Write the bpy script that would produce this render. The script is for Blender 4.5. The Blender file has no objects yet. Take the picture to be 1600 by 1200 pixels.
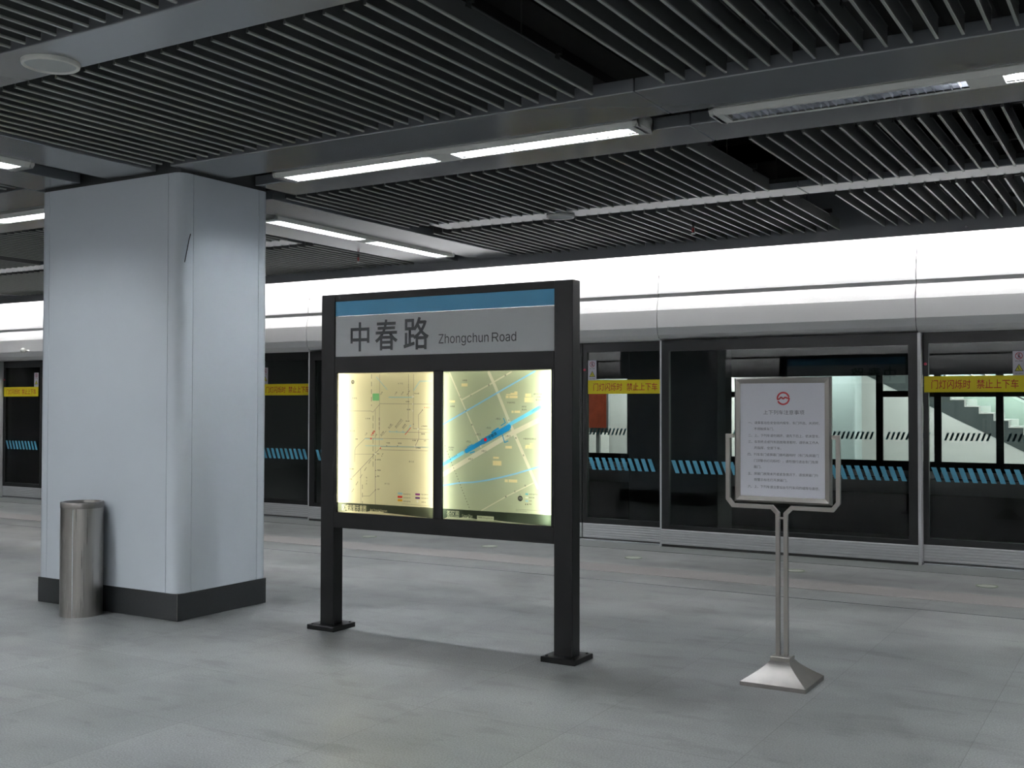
import bpy, bmesh, math, random
from mathutils import Vector, Matrix
from math import radians, sin, cos, pi, atan2, hypot

random.seed(7)
SC = bpy.context.scene
COL = SC.collection

# ------------------------------------------------------------------ camera, world, exposure
CAM_YAW, CAM_PITCH, CAM_ROLL, CAM_H, FPX = radians(30.9034), radians(1.1484), radians(.1038), 1.5, 1698.4
_F = Vector((-sin(CAM_YAW)*cos(CAM_PITCH), cos(CAM_YAW)*cos(CAM_PITCH), sin(CAM_PITCH)))
_R0 = Vector((cos(CAM_YAW), sin(CAM_YAW), 0)); _U0 = _R0.cross(_F)
_c, _s = cos(CAM_ROLL), sin(CAM_ROLL)
_R = _R0*_c + _U0*_s; _U = _U0*_c - _R0*_s
cd = bpy.data.cameras.new('camera'); cam = bpy.data.objects.new('camera', cd); COL.objects.link(cam)
cd.sensor_width = 36; cd.lens = FPX*36/1600; cd.clip_start = .05; cd.clip_end = 200
m = Matrix.Identity(4)
for i in range(3):
    m[i][0], m[i][1], m[i][2] = _R[i], _U[i], -_F[i]
m[2][3] = CAM_H
cam.matrix_world = m
SC.camera = cam

w = bpy.data.worlds.new('world'); SC.world = w; w.use_nodes = True
w.node_tree.nodes['Background'].inputs[0].default_value = (.5, .55, .6, 1)
w.node_tree.nodes['Background'].inputs[1].default_value = 0.0
SC.view_settings.view_transform = 'Standard'
SC.view_settings.look = 'None'
SC.view_settings.gamma = 1
SC.view_settings.use_curve_mapping = False
SC.view_settings.exposure = 0.58
SC.cycles.use_denoising = True
SC.cycles.max_bounces = 10
SC.cycles.diffuse_bounces = 5
SC.cycles.glossy_bounces = 4
SC.cycles.transparent_max_bounces = 24
SC.cycles.sample_clamp_indirect = 6
SC.cycles.caustics_reflective = False
SC.cycles.caustics_refractive = False

TUBE = 165.0        # radiance of the ceiling tubes
TROUGH = 70.0      # radiance of the cove tubes over the screen doors
BOXTUBE = 68.0     # radiance of the tubes inside the map box

def at(px, py, ax, v):
    """point of the plane axis ax = v that shows at pixel px, py of the 1600 x 1200 frame"""
    d = _R*(px-800) + _U*(600-py) + _F*FPX
    o = Vector((0, 0, CAM_H)); t = (v-o[ax])/d[ax]
    return o + d*t

# ------------------------------------------------------------------ materials
def new_mat(name):
    m = bpy.data.materials.new(name); m.use_nodes = True
    return m, m.node_tree.nodes, m.node_tree.links

def mat(name, col, rough=.5, metal=0, spec=.5, noise=0, nscale=20, stretch=(1, 1, 1), rnoise=0, bump=0, bscale=200, coat=0):
    m, N, L = new_mat(name); b = N['Principled BSDF']
    b.inputs['Base Color'].default_value = (*col, 1)
    b.inputs['Roughness'].default_value = rough; b.inputs['Metallic'].default_value = metal
    b.inputs['Specular IOR Level'].default_value = spec
    b.inputs['Coat Weight'].default_value = coat; b.inputs['Coat Roughness'].default_value = .2
    if noise or rnoise or bump:
        tc = N.new('ShaderNodeTexCoord'); mp = N.new('ShaderNodeMapping'); mp.inputs['Scale'].default_value = stretch
        L.new(tc.outputs['Object'], mp.inputs['Vector'])
    if noise or rnoise:
        nz = N.new('ShaderNodeTexNoise'); nz.inputs['Scale'].default_value = nscale; nz.inputs['Detail'].default_value = 5
        L.new(mp.outputs[0], nz.inputs['Vector'])
    if noise:
        r = N.new('ShaderNodeMapRange'); r.inputs['From Min'].default_value = .3; r.inputs['From Max'].default_value = .7
        r.inputs['To Min'].default_value = 1-noise; r.inputs['To Max'].default_value = 1+noise
        L.new(nz.outputs['Fac'], r.inputs['Value'])
        mx = N.new('ShaderNodeVectorMath'); mx.operation = 'SCALE'; mx.inputs[0].default_value = col
        L.new(r.outputs[0], mx.inputs['Scale']); L.new(mx.outputs[0], b.inputs['Base Color'])
    if rnoise:
        r = N.new('ShaderNodeMapRange'); r.inputs['From Min'].default_value = .3; r.inputs['From Max'].default_value = .7
        r.inputs['To Min'].default_value = max(.02, rough-rnoise); r.inputs['To Max'].default_value = rough+rnoise
        L.new(nz.outputs['Fac'], r.inputs['Value']); L.new(r.outputs[0], b.inputs['Roughness'])
    if bump:
        n2 = N.new('ShaderNodeTexNoise'); n2.inputs['Scale'].default_value = bscale; L.new(mp.outputs[0], n2.inputs['Vector'])
        bp = N.new('ShaderNodeBump'); bp.inputs['Strength'].default_value = bump; bp.inputs['Distance'].default_value = .002
        L.new(n2.outputs['Fac'], bp.inputs['Height']); L.new(bp.outputs[0], b.inputs['Normal'])
    return m

def emis(name, col, s):
    m, N, L = new_mat(name); N.remove(N['Principled BSDF'])
    e = N.new('ShaderNodeEmission'); e.inputs[0].default_value = (*col, 1); e.inputs[1].default_value = s
    L.new(e.outputs[0], N['Material Output'].inputs[0])
    return m

def glass(name, tint, ior=1.36, rough=0.0):
    """thin pane: transparent body with a Fresnel reflection"""
    m, N, L = new_mat(name); N.remove(N['Principled BSDF'])
    t = N.new('ShaderNodeBsdfTransparent'); t.inputs[0].default_value = (*tint, 1)
    g = N.new('ShaderNodeBsdfGlossy'); g.inputs['Roughness'].default_value = rough
    f = N.new('ShaderNodeFresnel'); f.inputs[0].default_value = ior
    x = N.new('ShaderNodeMixShader'); L.new(f.outputs[0], x.inputs[0]); L.new(t.outputs[0], x.inputs[1]); L.new(g.outputs[0], x.inputs[2])
    L.new(x.outputs[0], N['Material Output'].inputs[0])
    return m

def film(name, col, refl=.12):
    """printed translucent film of a back-lit box"""
    m, N, L = new_mat(name); N.remove(N['Principled BSDF'])
    t = N.new('ShaderNodeBsdfTranslucent'); t.inputs[0].default_value = (*col, 1)
    d = N.new('ShaderNodeBsdfDiffuse'); d.inputs[0].default_value = (*[c*.6 for c in col], 1)
    x = N.new('ShaderNodeMixShader'); x.inputs[0].default_value = refl
    L.new(t.outputs[0], x.inputs[1]); L.new(d.outputs[0], x.inputs[2]); L.new(x.outputs[0], N['Material Output'].inputs[0])
    return m

def floor_mat():
    m, N, L = new_mat('granite_tiles'); b = N['Principled BSDF']
    tc = N.new('ShaderNodeTexCoord'); mp = N.new('ShaderNodeMapping')
    mp.inputs['Location'].default_value = (.74+.815*40, -8.47+.806*40, 0)
    L.new(tc.outputs['Object'], mp.inputs['Vector'])
    br = N.new('ShaderNodeTexBrick'); br.offset = 0; br.squash = 1
    br.inputs['Scale'].default_value = 1; br.inputs['Brick Width'].default_value = .815; br.inputs['Row Height'].default_value = .806
    br.inputs['Mortar Size'].default_value = .0022; br.inputs['Mortar Smooth'].default_value = .3; br.inputs['Bias'].default_value = 0
    br.inputs['Color1'].default_value = (.165, .173, .171, 1); br.inputs['Color2'].default_value = (.200, .206, .205, 1)
    br.inputs['Mortar'].default_value = (.11, .113, .11, 1)
    L.new(mp.outputs[0], br.inputs['Vector'])
    def noise(scale, detail, st=(1, 1, 1), rot=0):
        q = N.new('ShaderNodeMapping'); q.inputs['Scale'].default_value = st; q.inputs['Rotation'].default_value = (0, 0, rot)
        L.new(tc.outputs['Object'], q.inputs['Vector'])
        n = N.new('ShaderNodeTexNoise'); n.inputs['Scale'].default_value = scale; n.inputs['Detail'].default_value = detail
        L.new(q.outputs[0], n.inputs['Vector']); return n
    def rng(n, a, b_, c, d):
        r = N.new('ShaderNodeMapRange')
        for k, v in zip(('From Min', 'From Max', 'To Min', 'To Max'), (a, b_, c, d)): r.inputs[k].default_value = v
        L.new(n.outputs['Fac'], r.inputs['Value']); return r
    fac = [rng(noise(120, 4), .28, .72, .60, 1.40), rng(noise(1.1, 5, (1, 2.2, 1)), .35, .65, .87, 1.10),
           rng(noise(2.3, 6, (1, 2.6, 1), .25), .57, .65, 1.0, .80), rng(noise(7, 4, (1, 1.6, 1)), .66, .71, 1.0, .84), rng(noise(.55, 8, (1.3, 1, 1), .6), .575, .59, 1.0, .86)]
    cur = br.outputs['Color']
    for r in fac:
        v = N.new('ShaderNodeVectorMath'); v.operation = 'SCALE'
        L.new(cur, v.inputs[0]); L.new(r.outputs[0], v.inputs['Scale']); cur = v.outputs[0]
    L.new(cur, b.inputs['Base Color'])
    rr = rng(noise(1.7, 5), .3, .7, .30, .46); L.new(rr.outputs[0], b.inputs['Roughness'])
    b.inputs['Specular IOR Level'].default_value = .45
    return m

M = {
 'floor': floor_mat(),
 'sill_stone': mat('sill_stone', (.125, .136, .131), .4, noise=.1, nscale=90),
 'tactile': mat('tactile_tile', (.188, .179, .174), .5, noise=.12, nscale=60),
 'column': mat('white_enamel', (.60, .65, .70), .27, spec=.6, noise=.02, nscale=2),
 'dark_stone': mat('black_granite', (.014, .016, .017), .4, noise=.25, nscale=120),
 'panel': mat('pale_grey_powder_coat', (.165, .175, .187), .2, spec=.8, coat=.5),
 'slat': mat('shaded_slat_paint', (.062, .066, .065), .5),  # same paint as the foot, darkened to put shade into the sides
 'slat_foot': mat('lit_slat_foot', (.32, .335, .31), .22, spec=.6),  # slat paint lightened so the foot looks lit from below
 'void': mat('black_void_paint', (.006, .006, .0065), .9, noise=.4, nscale=3),
 'black': mat('black_hardware', (.01, .01, .01), .5),
 'header': mat('white_satin_panel', (.80, .80, .80), .42, spec=.4),
 'groove': mat('grey_groove', (.6, .59, .59), .5),
 'alu': mat('brushed_aluminium', (.50, .51, .52), .4, metal=.35, noise=.05, nscale=30, stretch=(.1, 1, 8)),
 'alu_bright': mat('bright_aluminium', (.75, .77, .8), .22, metal=.9),
 'frame': mat('black_door_frame', (.008, .0085, .009), .35, spec=.3),
 'pane': glass('screen_door_glass', (.82, .85, .84)),
 'pane_far': glass('far_glass', (.9, .93, .92)),
 'yellow': mat('yellow_film', (.86, .72, .01), .45),
 'red': mat('red_ink', (.55, .02, .015), .5),
 'blue_stripe': mat('blue_film', (.075, .30, .43), .45),
 'white_sticker': mat('white_sticker', (.62, .60, .66), .45),
 'ink': mat('dark_ink', (.03, .03, .035), .6),
 'sticker_red': mat('sticker_red', (.4, .03, .06), .5),
 'sticker_yellow': mat('sticker_yellow', (.65, .6, .05), .5),
 'sign_black': mat('black_satin_metal', (.004, .0043, .0046), .42, spec=.22, rnoise=.06, nscale=6, stretch=(1, 1, .2)),
 'sign_grey': mat('grey_sign_face', (.78, .80, .81), .5),
 'sign_blue': mat('blue_sign_band', (.11, .43, .70), .42),
 'sign_ink': mat('sign_lettering', (.015, .018, .022), .5),
 'steel': mat('brushed_steel', (.42, .405, .38), .33, metal=1, noise=.05, nscale=14, stretch=(9, 9, .15), rnoise=.07),
 'steel_base': mat('polished_steel', (.21, .20, .19), .36, metal=.85, noise=.08, nscale=12),
 'stand_metal': mat('satin_stand_metal', (.30, .285, .265), .33, metal=.9),
 'stand_frame': mat('satin_frame_metal', (.22, .21, .195), .35, metal=.7),
 'paper': mat('notice_paper', (.80, .80, .87), .35, coat=.3),
 'paper_ink': mat('notice_ink', (.12, .12, .15), .6),
 'logo_red': mat('logo_red', (.42, .012, .02), .5),
 'lamp_frame': mat('lamp_frame', (.62, .62, .59), .4),
 'reflector': mat('lamp_reflector', (.78, .80, .86), .3, metal=.25),
 'speaker': mat('speaker_grille', (.42, .44, .45), .6),
 'tube': emis('lit_tube', (.93, .97, 1.0), TUBE),
 'tube_off': mat('unlit_tube', (.7, .72, .75), .3),
 'cove': emis('cove_tube', (1.0, .985, .98), TROUGH),
 'cove_far': emis('far_tube', (1.0, 1.0, .98), 46),
 'box_tube': emis('box_tube', (1.0, .97, .86), BOXTUBE),
 'box_tube_w': emis('box_tube_white', (.98, 1.0, .93), BOXTUBE),
 'box_white': mat('lightbox_liner', (.85, .83, .78), .6),
 'map_beige': film('map_beige_film', (.84, .82, .67)),
 'map_pale': film('map_pale_film', (.86, .88, .74)),
 'map_bar': film('map_bar_film', (.075, .09, .085)),
 'f_white': film('film_white', (.95, .95, .92)),
 'f_road': film('film_road', (.95, .93, .80)),
 'f_block': film('film_block', (1.0, .90, .62)),
 'f_river': film('film_river', (.50, .78, .95)),
 'f_line': film('film_blue_line', (.24, .72, .90)),
 'f_disc': film('film_mid_grey', (.42, .42, .44)),
 'f_grey': film('film_grey', (.30, .26, .28)),
 'f_dark': film('film_dark', (.10, .09, .09)),
 'f_red': film('film_red', (.75, .05, .05)),
 'f_orange': film('film_orange', (.95, .55, .05)),
 'f_purple': film('film_purple', (.30, .06, .35)),
 'f_violet': film('film_violet', (.16, .06, .32)),
 'f_green': film('film_green', (.28, .72, .45)),
 'concrete': mat('dark_concrete', (.05, .052, .053), .8, noise=.2, nscale=4),
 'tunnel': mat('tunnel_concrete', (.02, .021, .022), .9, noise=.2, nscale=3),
 'wall_white': mat('white_wall_panel', (.74, .74, .72), .4),
 'wall_grey': mat('grey_hall_wall', (.30, .31, .32), .5),
 'green_glass': mat('frosted_green_glass', (.50, .60, .54), .3),
 'poster': mat('red_orange_poster', (.50, .085, .035), .5, noise=.2, nscale=6),
 'grey_metal': mat('grey_metal', (.26, .28, .28), .4),
 'stair_side': mat('dark_stair_side', (.07, .085, .085), .5),
 'stair_tread': mat('pale_stair_tread', (.62, .62, .60), .5),
 'seam': mat('dark_seam', (.03, .033, .036), .8),  # dark joint colour of the floor seam and column core
 'red_lens': mat('dim_red_lens', (.5, .02, .05), .3),
 'brass_knob': mat('dull_knob', (.25, .25, .15), .4, metal=.5),
 'cable': mat('black_cable', (.02, .025, .03), .5),
}

# ------------------------------------------------------------------ mesh helpers
class MB:
    """collects shapes into one mesh"""
    def __init__(s): s.bm = bmesh.new()
    def box(s, x0, x1, y0, y1, z0, z1, bev=0, seg=2):
        b = bmesh.new(); bmesh.ops.create_cube(b, size=1)
        for v in b.verts:
            v.co = Vector(((x0+x1)/2+v.co.x*(x1-x0), (y0+y1)/2+v.co.y*(y1-y0), (z0+z1)/2+v.co.z*(z1-z0)))
        if bev:
            bmesh.ops.bevel(b, geom=b.edges[:], offset=bev, segments=seg, affect='EDGES', profile=.5)
        return s.take(b)
    def take(s, b, mw=None):
        if mw is not None: b.transform(mw)
        t = bpy.data.meshes.new('t'); b.to_mesh(t); b.free(); s.bm.from_mesh(t); bpy.data.meshes.remove(t); return s
    def cyl(s, p, q, r, seg=24, r2=None, caps=True):
        p, q = Vector(p), Vector(q); d = q-p
        b = bmesh.new()
        bmesh.ops.create_cone(b, cap_ends=caps, segments=seg, radius1=r, radius2=r if r2 is None else r2, depth=d.length)
        mw = Matrix.Translation((p+q)/2) @ d.to_track_quat('Z', 'Y').to_matrix().to_4x4()
        return s.take(b, mw)
    def prism(s, pts, axis, a, b_, bev=0):
        """polygon pts in the plane normal to axis, extruded from a to b_"""
        b = bmesh.new(); lo = []; hi = []
        for (u, v) in pts:
            for val, lst in ((a, lo), (b_, hi)):
                c = {0: (val, u, v), 1: (u, val, v), 2: (u, v, val)}[axis]
                lst.append(b.verts.new(c))
        n = len(pts)
        b.faces.new(lo); b.faces.new(hi[::-1])
        for i in range(n):
            b.faces.new((lo[i], hi[i], hi[(i+1) % n], lo[(i+1) % n]))
        bmesh.ops.recalc_face_normals(b, faces=b.faces[:])
        if bev: bmesh.ops.bevel(b, geom=b.edges[:], offset=bev, segments=2, affect='EDGES', profile=.5)
        return s.take(b)
    def sweep(s, path, prof, closed_prof=True):
        """flat profile (list of (across, up)) carried along a planar path in an X-Z plane: path of (x, z), profile (in-plane offset, y offset)"""
        b = bmesh.new(); rings = []
        n = len(path)
        for i, (x, z) in enumerate(path):
            a = Vector(path[max(0, i-1)]); c = Vector(path[min(n-1, i+1)]); pth = Vector((x, z))
            d0 = (pth-a).normalized() if i else (c-pth).normalized()
            d1 = (c-pth).normalized() if i < n-1 else d0
            t = (d0+d1).normalized(); nn = Vector((-t.y, t.x)); k = 1/max(.3, nn.dot(Vector((-d0.y, d0.x))))
            rings.append([b.verts.new((x+nn.x*o*k, yy, z+nn.y*o*k)) for o, yy in prof])
        for r0, r1 in zip(rings, rings[1:]):
            for j in range(len(prof)):
                b.faces.new((r0[j], r1[j], r1[(j+1) % len(prof)], r0[(j+1) % len(prof)]))
        b.faces.new(rings[0]); b.faces.new(rings[-1][::-1])
        bmesh.ops.recalc_face_normals(b, faces=b.faces[:])
        return s.take(b)
    def poly(s, pts3):
        f = s.bm.faces.new([s.bm.verts.new(p) for p in pts3]); return s
    def lathe(s, prof, c, seg=48):
        """prof: list of (r, z) turned about the vertical through c"""
        b = bmesh.new(); rings = []
        for r, z in prof:
            rings.append([b.verts.new((c[0]+r*cos(2*pi*i/seg), c[1]+r*sin(2*pi*i/seg), z)) for i in range(seg)])
        for a, d in zip(rings, rings[1:]):
            for i in range(seg): b.faces.new((a[i], a[(i+1) % seg], d[(i+1) % seg], d[i]))
        return s.take(b)
    def ob(s, name, mt, parent=None, smooth=False, loc=None):
        if parent is not None:      # meshes of parts are stored relative to their thing
            off = Vector((0, 0, 0)); p_ = parent
            while p_ is not None: off += p_.location; p_ = p_.parent
            bmesh.ops.translate(s.bm, verts=s.bm.verts[:], vec=-off)
        me = bpy.data.meshes.new(name); s.bm.to_mesh(me); s.bm.free()
        if not isinstance(mt, (list, tuple)): mt = [mt]
        for q in mt: me.materials.append(M[q] if isinstance(q, str) else q)
        if smooth:
            for p in me.polygons: p.use_smooth = True
            try: me.set_sharp_from_angle(angle=radians(32))
            except Exception: pass
        o = bpy.data.objects.new(name, me); COL.objects.link(o)
        if parent is not None:
            o.parent = parent
        return o

def empty(name, loc, label, cat, group=None):
    o = bpy.data.objects.new(name, None); COL.objects.link(o); o.location = loc; o.empty_display_size = .1
    tag(o, label, cat, group); return o
def tag(o, label, cat, group=None):
    o['label'] = label; o['category'] = cat
    if group: o['group'] = group
    return o
def struct(o): o['kind'] = 'structure'; return o

def copy_tree(root, dx=(0, 0, 0), label=None, group=None):
    """a thing with its parts and their sub-parts, moved by dx (children are placed relative to the root)"""
    r = root.copy(); COL.objects.link(r); r.location = root.location + Vector(dx)
    if label: r['label'] = label
    if group: r['group'] = group
    for ch in list(root.children):
        c = ch.copy(); COL.objects.link(c); c.parent = r
        for g in list(ch.children):
            d = g.copy(); COL.objects.link(d); d.parent = c
    return r

_font_cache = {}
try:        # Blender's own sans for the Latin lettering, its default font otherwise
    SANS = bpy.data.fonts.load(bpy.utils.system_resource('DATAFILES', path='fonts') + '/Inter.woff2')
except Exception:
    SANS = None
def text_bm(s, size, bold=0.0, rot=0.0, spacing=1.0):
    key = (s, round(size, 5), bold, rot, spacing)
    if key in _font_cache: return _font_cache[key].copy()
    cu = bpy.data.curves.new('t', 'FONT'); cu.body = s; cu.size = size; cu.offset = bold*size; cu.space_character = spacing
    if SANS and s.isascii(): cu.font = SANS
    cu.resolution_u = 3 if size > .02 else 1
    o = bpy.data.objects.new('t', cu); COL.objects.link(o)
    dg = bpy.context.evaluated_depsgraph_get(); dg.update()
    me = bpy.data.meshes.new_from_object(o.evaluated_get(dg))
    b = bmesh.new(); b.from_mesh(me)
    bpy.data.objects.remove(o); bpy.data.curves.remove(cu); bpy.data.meshes.remove(me)
    if rot: b.transform(Matrix.Rotation(rot, 4, 'Z'))
    t = bpy.data.meshes.new('c'); b.to_mesh(t); b.free()
    _font_cache[key] = t
    return t.copy()

def put_text(mb, s, x, z, y, size=None, width=None, height=None, bold=0, rot=0, back=False, anchor='l', spacing=1.0):
    """lettering in the plane Y = y facing -Y (or +Y when back); x, z is the lower left of its box (or its centre with anchor 'c')"""
    sz = size or height or .05
    me = text_bm(s, sz, bold, rot, spacing)
    if not me.vertices: bpy.data.meshes.remove(me); return
    xs = [v.co.x for v in me.vertices]; ys = [v.co.y for v in me.vertices]
    x0, x1, y0, y1 = min(xs), max(xs), min(ys), max(ys)
    sx = width/(x1-x0) if width else 1; sz_ = height/(y1-y0) if height else (sx if width and not size else 1)
    if height and not width: sx = sz_
    b = bmesh.new(); b.from_mesh(me); bpy.data.meshes.remove(me)
    for v in b.verts:
        u = (v.co.x-x0)*sx; t = (v.co.y-y0)*sz_
        if anchor == 'c': u -= (x1-x0)*sx/2; t -= (y1-y0)*sz_/2
        v.co = Vector((x-u if back else x+u, y, z+t))
    mb.take(b)

def seg(mb, p, q, wd, y):
    """a straight printed stroke of width wd from p to q (x, z)"""
    p, q = Vector(p), Vector(q); d = (q-p)
    if d.length < 1e-6: return
    n = Vector((-d.y, d.x)).normalized()*wd/2
    mb.poly([(a.x, y, a.y) for a in (p-n, q-n, q+n, p+n)])
def pline(mb, pts, wd, y):
    for a, b in zip(pts, pts[1:]): seg(mb, a, b, wd, y)
def dash(mb, p, q, wd, y, on=.012, off=.006):
    p, q = Vector(p), Vector(q); d = q-p; L_ = d.length; d.normalize(); t = 0
    while t < L_: seg(mb, p+d*t, p+d*min(L_, t+on), wd, y); t += on+off
def disc(mb, c, r, y, n=20, r0=0, a0=0, a1=2*pi):
    full = abs(a1-a0-2*pi) < 1e-6
    if r0 == 0:
        mb.poly([(c[0]+r*cos(a0+(a1-a0)*i/n), y, c[1]+r*sin(a0+(a1-a0)*i/n)) for i in range(n)])
    else:
        for i in range(n):
            t0 = a0+(a1-a0)*i/n; t1 = a0+(a1-a0)*(i+1)/n
            mb.poly([(c[0]+rr*cos(t), y, c[1]+rr*sin(t)) for rr, t in ((r0, t0), (r, t0), (r, t1), (r0, t1))])
def rect(mb, x0, x1, z0, z1, y): mb.poly([(x0, y, z0), (x1, y, z0), (x1, y, z1), (x0, y, z1)])

def cut_film(name, mt, rectv, texts, y, parent):
    """thin printed film over the rectangle (x0, x1, z0, z1) with clear lettering cut out of it"""
    cu = bpy.data.curves.new('t', 'CURVE'); cu.dimensions = '2D'; cu.fill_mode = 'BOTH'; cu.resolution_u = 3
    x0, x1, z0, z1 = rectv
    def closed(pts):
        sp_ = cu.splines.new('POLY'); sp_.points.add(len(pts)-1)
        for q, (u, v) in zip(sp_.points, pts): q.co = (u, v, 0, 1)
        sp_.use_cyclic_u = True
    closed([(x0, z0), (x1, z0), (x1, z1), (x0, z1)])
    for t, tx, tz, wd, ht in texts:
        if t is None:
            closed([(tx, tz), (tx+wd, tz), (tx+wd, tz+ht), (tx, tz+ht)]); continue
        fc = bpy.data.curves.new('t', 'FONT'); fc.body = t; fc.size = ht
        if SANS and t.isascii(): fc.font = SANS
       
        fo = bpy.data.objects.new('t', fc); COL.objects.link(fo)
        dg = bpy.context.evaluated_depsgraph_get(); dg.update()
        src = fo.evaluated_get(dg).to_curve(dg)
        P = [p for q in src.splines for p in q.bezier_points]
        a0 = min(p.co.x for p in P); a1 = max(p.co.x for p in P); b0 = min(p.co.y for p in P); b1 = max(p.co.y for p in P)
        T = lambda v: Vector((tx+(v.x-a0)*wd/(a1-a0), tz+(v.y-b0)*ht/(b1-b0), 0))
        for q in src.splines:
            n_ = cu.splines.new('BEZIER'); n_.bezier_points.add(len(q.bezier_points)-1); n_.use_cyclic_u = True; n_.resolution_u = 3
            for u, v in zip(n_.bezier_points, q.bezier_points):
                u.co = T(v.co); u.handle_left_type = u.handle_right_type = 'FREE'; u.handle_left = T(v.handle_left); u.handle_right = T(v.handle_right)
        fo.evaluated_get(dg).to_curve_clear(); bpy.data.objects.remove(fo); bpy.data.curves.remove(fc)
    o = bpy.data.objects.new('t', cu); COL.objects.link(o)
    dg = bpy.context.evaluated_depsgraph_get(); dg.update()
    me = bpy.data.meshes.new_from_object(o.evaluated_get(dg)); bpy.data.objects.remove(o); bpy.data.curves.remove(cu)
    c = MB(); b = bmesh.new(); b.from_mesh(me); bpy.data.meshes.remove(me)
    for v in b.verts: v.co = Vector((v.co.x, y, v.co.y))
    c.take(b)
    return c.ob(name, mt, parent)

def plan_film(name, base, segs, boxes, boxcol, origin):
    """back-lit film printed with straight bands and rectangles, laid out in the part's own X-Z coordinates"""
    m, N, L = new_mat(name); N.remove(N['Principled BSDF'])
    tc = N.new('ShaderNodeTexCoord'); fl = N.new('ShaderNodeVectorMath'); fl.operation = 'MULTIPLY'; fl.inputs[1].default_value = (1, 0, 1)
    L.new(tc.outputs['Object'], fl.inputs[0]); P = fl.outputs[0]
    def vm(op, a, b=None, sc=None):
        n = N.new('ShaderNodeVectorMath'); n.operation = op
        for i, v in enumerate((a, b)):
            if v is None: continue
            if hasattr(v, 'links'): L.new(v, n.inputs[i])
            else: n.inputs[i].default_value = v
        if sc is not None: L.new(sc, n.inputs['Scale'])
        return n.outputs['Value'] if op in ('DOT_PRODUCT', 'LENGTH') else n.outputs[0]
    def mt(op, a, b, clamp=False):
        n = N.new('ShaderNodeMath'); n.operation = op; n.use_clamp = clamp
        for i, v in enumerate((a, b)):
            if hasattr(v, 'links'): L.new(v, n.inputs[i])
            else: n.inputs[i].default_value = v
        return n.outputs[0]
    def segmask(sg):
        ms = None
        for a, b, wd in sg:
            A = Vector((a[0]-origin.x, 0, a[1]-origin.z)); B = Vector((b[0]-origin.x, 0, b[1]-origin.z)); ba = B-A
            pa = vm('SUBTRACT', P, tuple(A)); h_ = mt('MULTIPLY', vm('DOT_PRODUCT', pa, tuple(ba)), 1/ba.length_squared, True)
            d = vm('LENGTH', vm('SUBTRACT', pa, vm('SCALE', tuple(ba), None, h_))); k = mt('LESS_THAN', d, wd/2)
            ms = k if ms is None else mt('MAXIMUM', ms, k)
        return ms
    mb_ = None
    for (x0, x1, z0, z1) in boxes:
        c_ = Vector(((x0+x1)/2-origin.x, 0, (z0+z1)/2-origin.z)); q = vm('ABSOLUTE', vm('SUBTRACT', P, tuple(c_)))
        sx = N.new('ShaderNodeSeparateXYZ'); L.new(q, sx.inputs[0])
        k = mt('MULTIPLY', mt('LESS_THAN', sx.outputs[0], abs(x1-x0)/2), mt('LESS_THAN', sx.outputs[2], abs(z1-z0)/2))
        mb_ = k if mb_ is None else mt('MAXIMUM', mb_, k)
    def mix(f, a, b):
        n = N.new('ShaderNodeMix'); n.data_type = 'RGBA'; L.new(f, n.inputs[0])
        for i, v in ((6, a), (7, b)):
            if hasattr(v, 'links'): L.new(v, n.inputs[i])
            else: n.inputs[i].default_value = (*v, 1)
        return n.outputs[2]
    col = base
    for sg, sc_ in segs: col = mix(segmask(sg), col, sc_)
    col = mix(mb_, col, boxcol)
    t = N.new('ShaderNodeBsdfTranslucent'); d = N.new('ShaderNodeBsdfDiffuse'); x = N.new('ShaderNodeMixShader'); x.inputs[0].default_value = .12
    L.new(col, t.inputs[0]); L.new(col, d.inputs[0]); L.new(t.outputs[0], x.inputs[1]); L.new(d.outputs[0], x.inputs[2]); L.new(x.outputs[0], N['Material Output'].inputs[0])
    return m

# ================================================================== SETTING
XL, XR = -18.0, 5.0
YB = -4.34                      # screen doors behind the camera
struct(MB().box(XL, XR, YB-.1, 10.90, -.25, 0).ob('floor', 'floor'))
struct(MB().box(XL, XR, 8.92, 9.36, 0, .003).ob('trim_1', 'tactile'))
struct(MB().box(XL, XR, 10.40, 10.905, 0, .004).ob('trim_2', 'sill_stone'))
struct(MB().box(XL, XR, 8.462, 8.474, -.001, .0015).ob('trim_3', 'seam'))
# structural slab over the open ceiling, with a faint corrugation
c = MB().box(XL, XR, YB-.3, 11.2, 4.3, 4.5)
for i in range(60):
    x = XL+.2+i*.38; c.box(x, x+.12, YB, 10.3, 4.22, 4.31)
struct(c.ob('ceiling', 'void'))
struct(MB().box(XL-.15, XL, YB-.5, 24.0, -1.3, 4.5).ob('wall_left', 'wall_grey'))
struct(MB().box(XR, XR+.15, YB-.5, 11.2, -.25, 4.5).ob('wall_right', 'wall_grey'))
# the platform edge behind the camera: dark screen doors with a white header and cove light, mirrored by the column
struct(MB().box(XL, XR, YB-.16, YB-.02, 0, 2.2).ob('wall_back', 'frame'))
def header_profile():
    return ([(10.885, 2.205), (10.835, 2.222), (10.790, 2.262), (10.772, 2.34), (10.762, 2.525), (10.782, 2.60), (10.805, 2.664)],
            [(10.795, 2.704), (10.80, 2.80), (10.83, 2.93), (10.88, 3.06), (10.95, 3.20), (11.05, 3.36), (11.15, 3.46)])
def header_shell(mb, prof, x0, x1, th=.012, back=False):
    pts = [(y, z) for y, z in prof]
    pts = pts + [(y+th, z) for y, z in reversed(prof)]
    if back: pts = [(10.9-y+YB, z) for y, z in pts]
    mb.prism(pts, 0, x0, x1)
    return mb
lo, up = header_profile()
c = MB(); header_shell(c, lo, XL, XR, back=True); header_shell(c, up, XL, XR, back=True)
struct(c.ob('trim_4', 'header', smooth=True))
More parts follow.
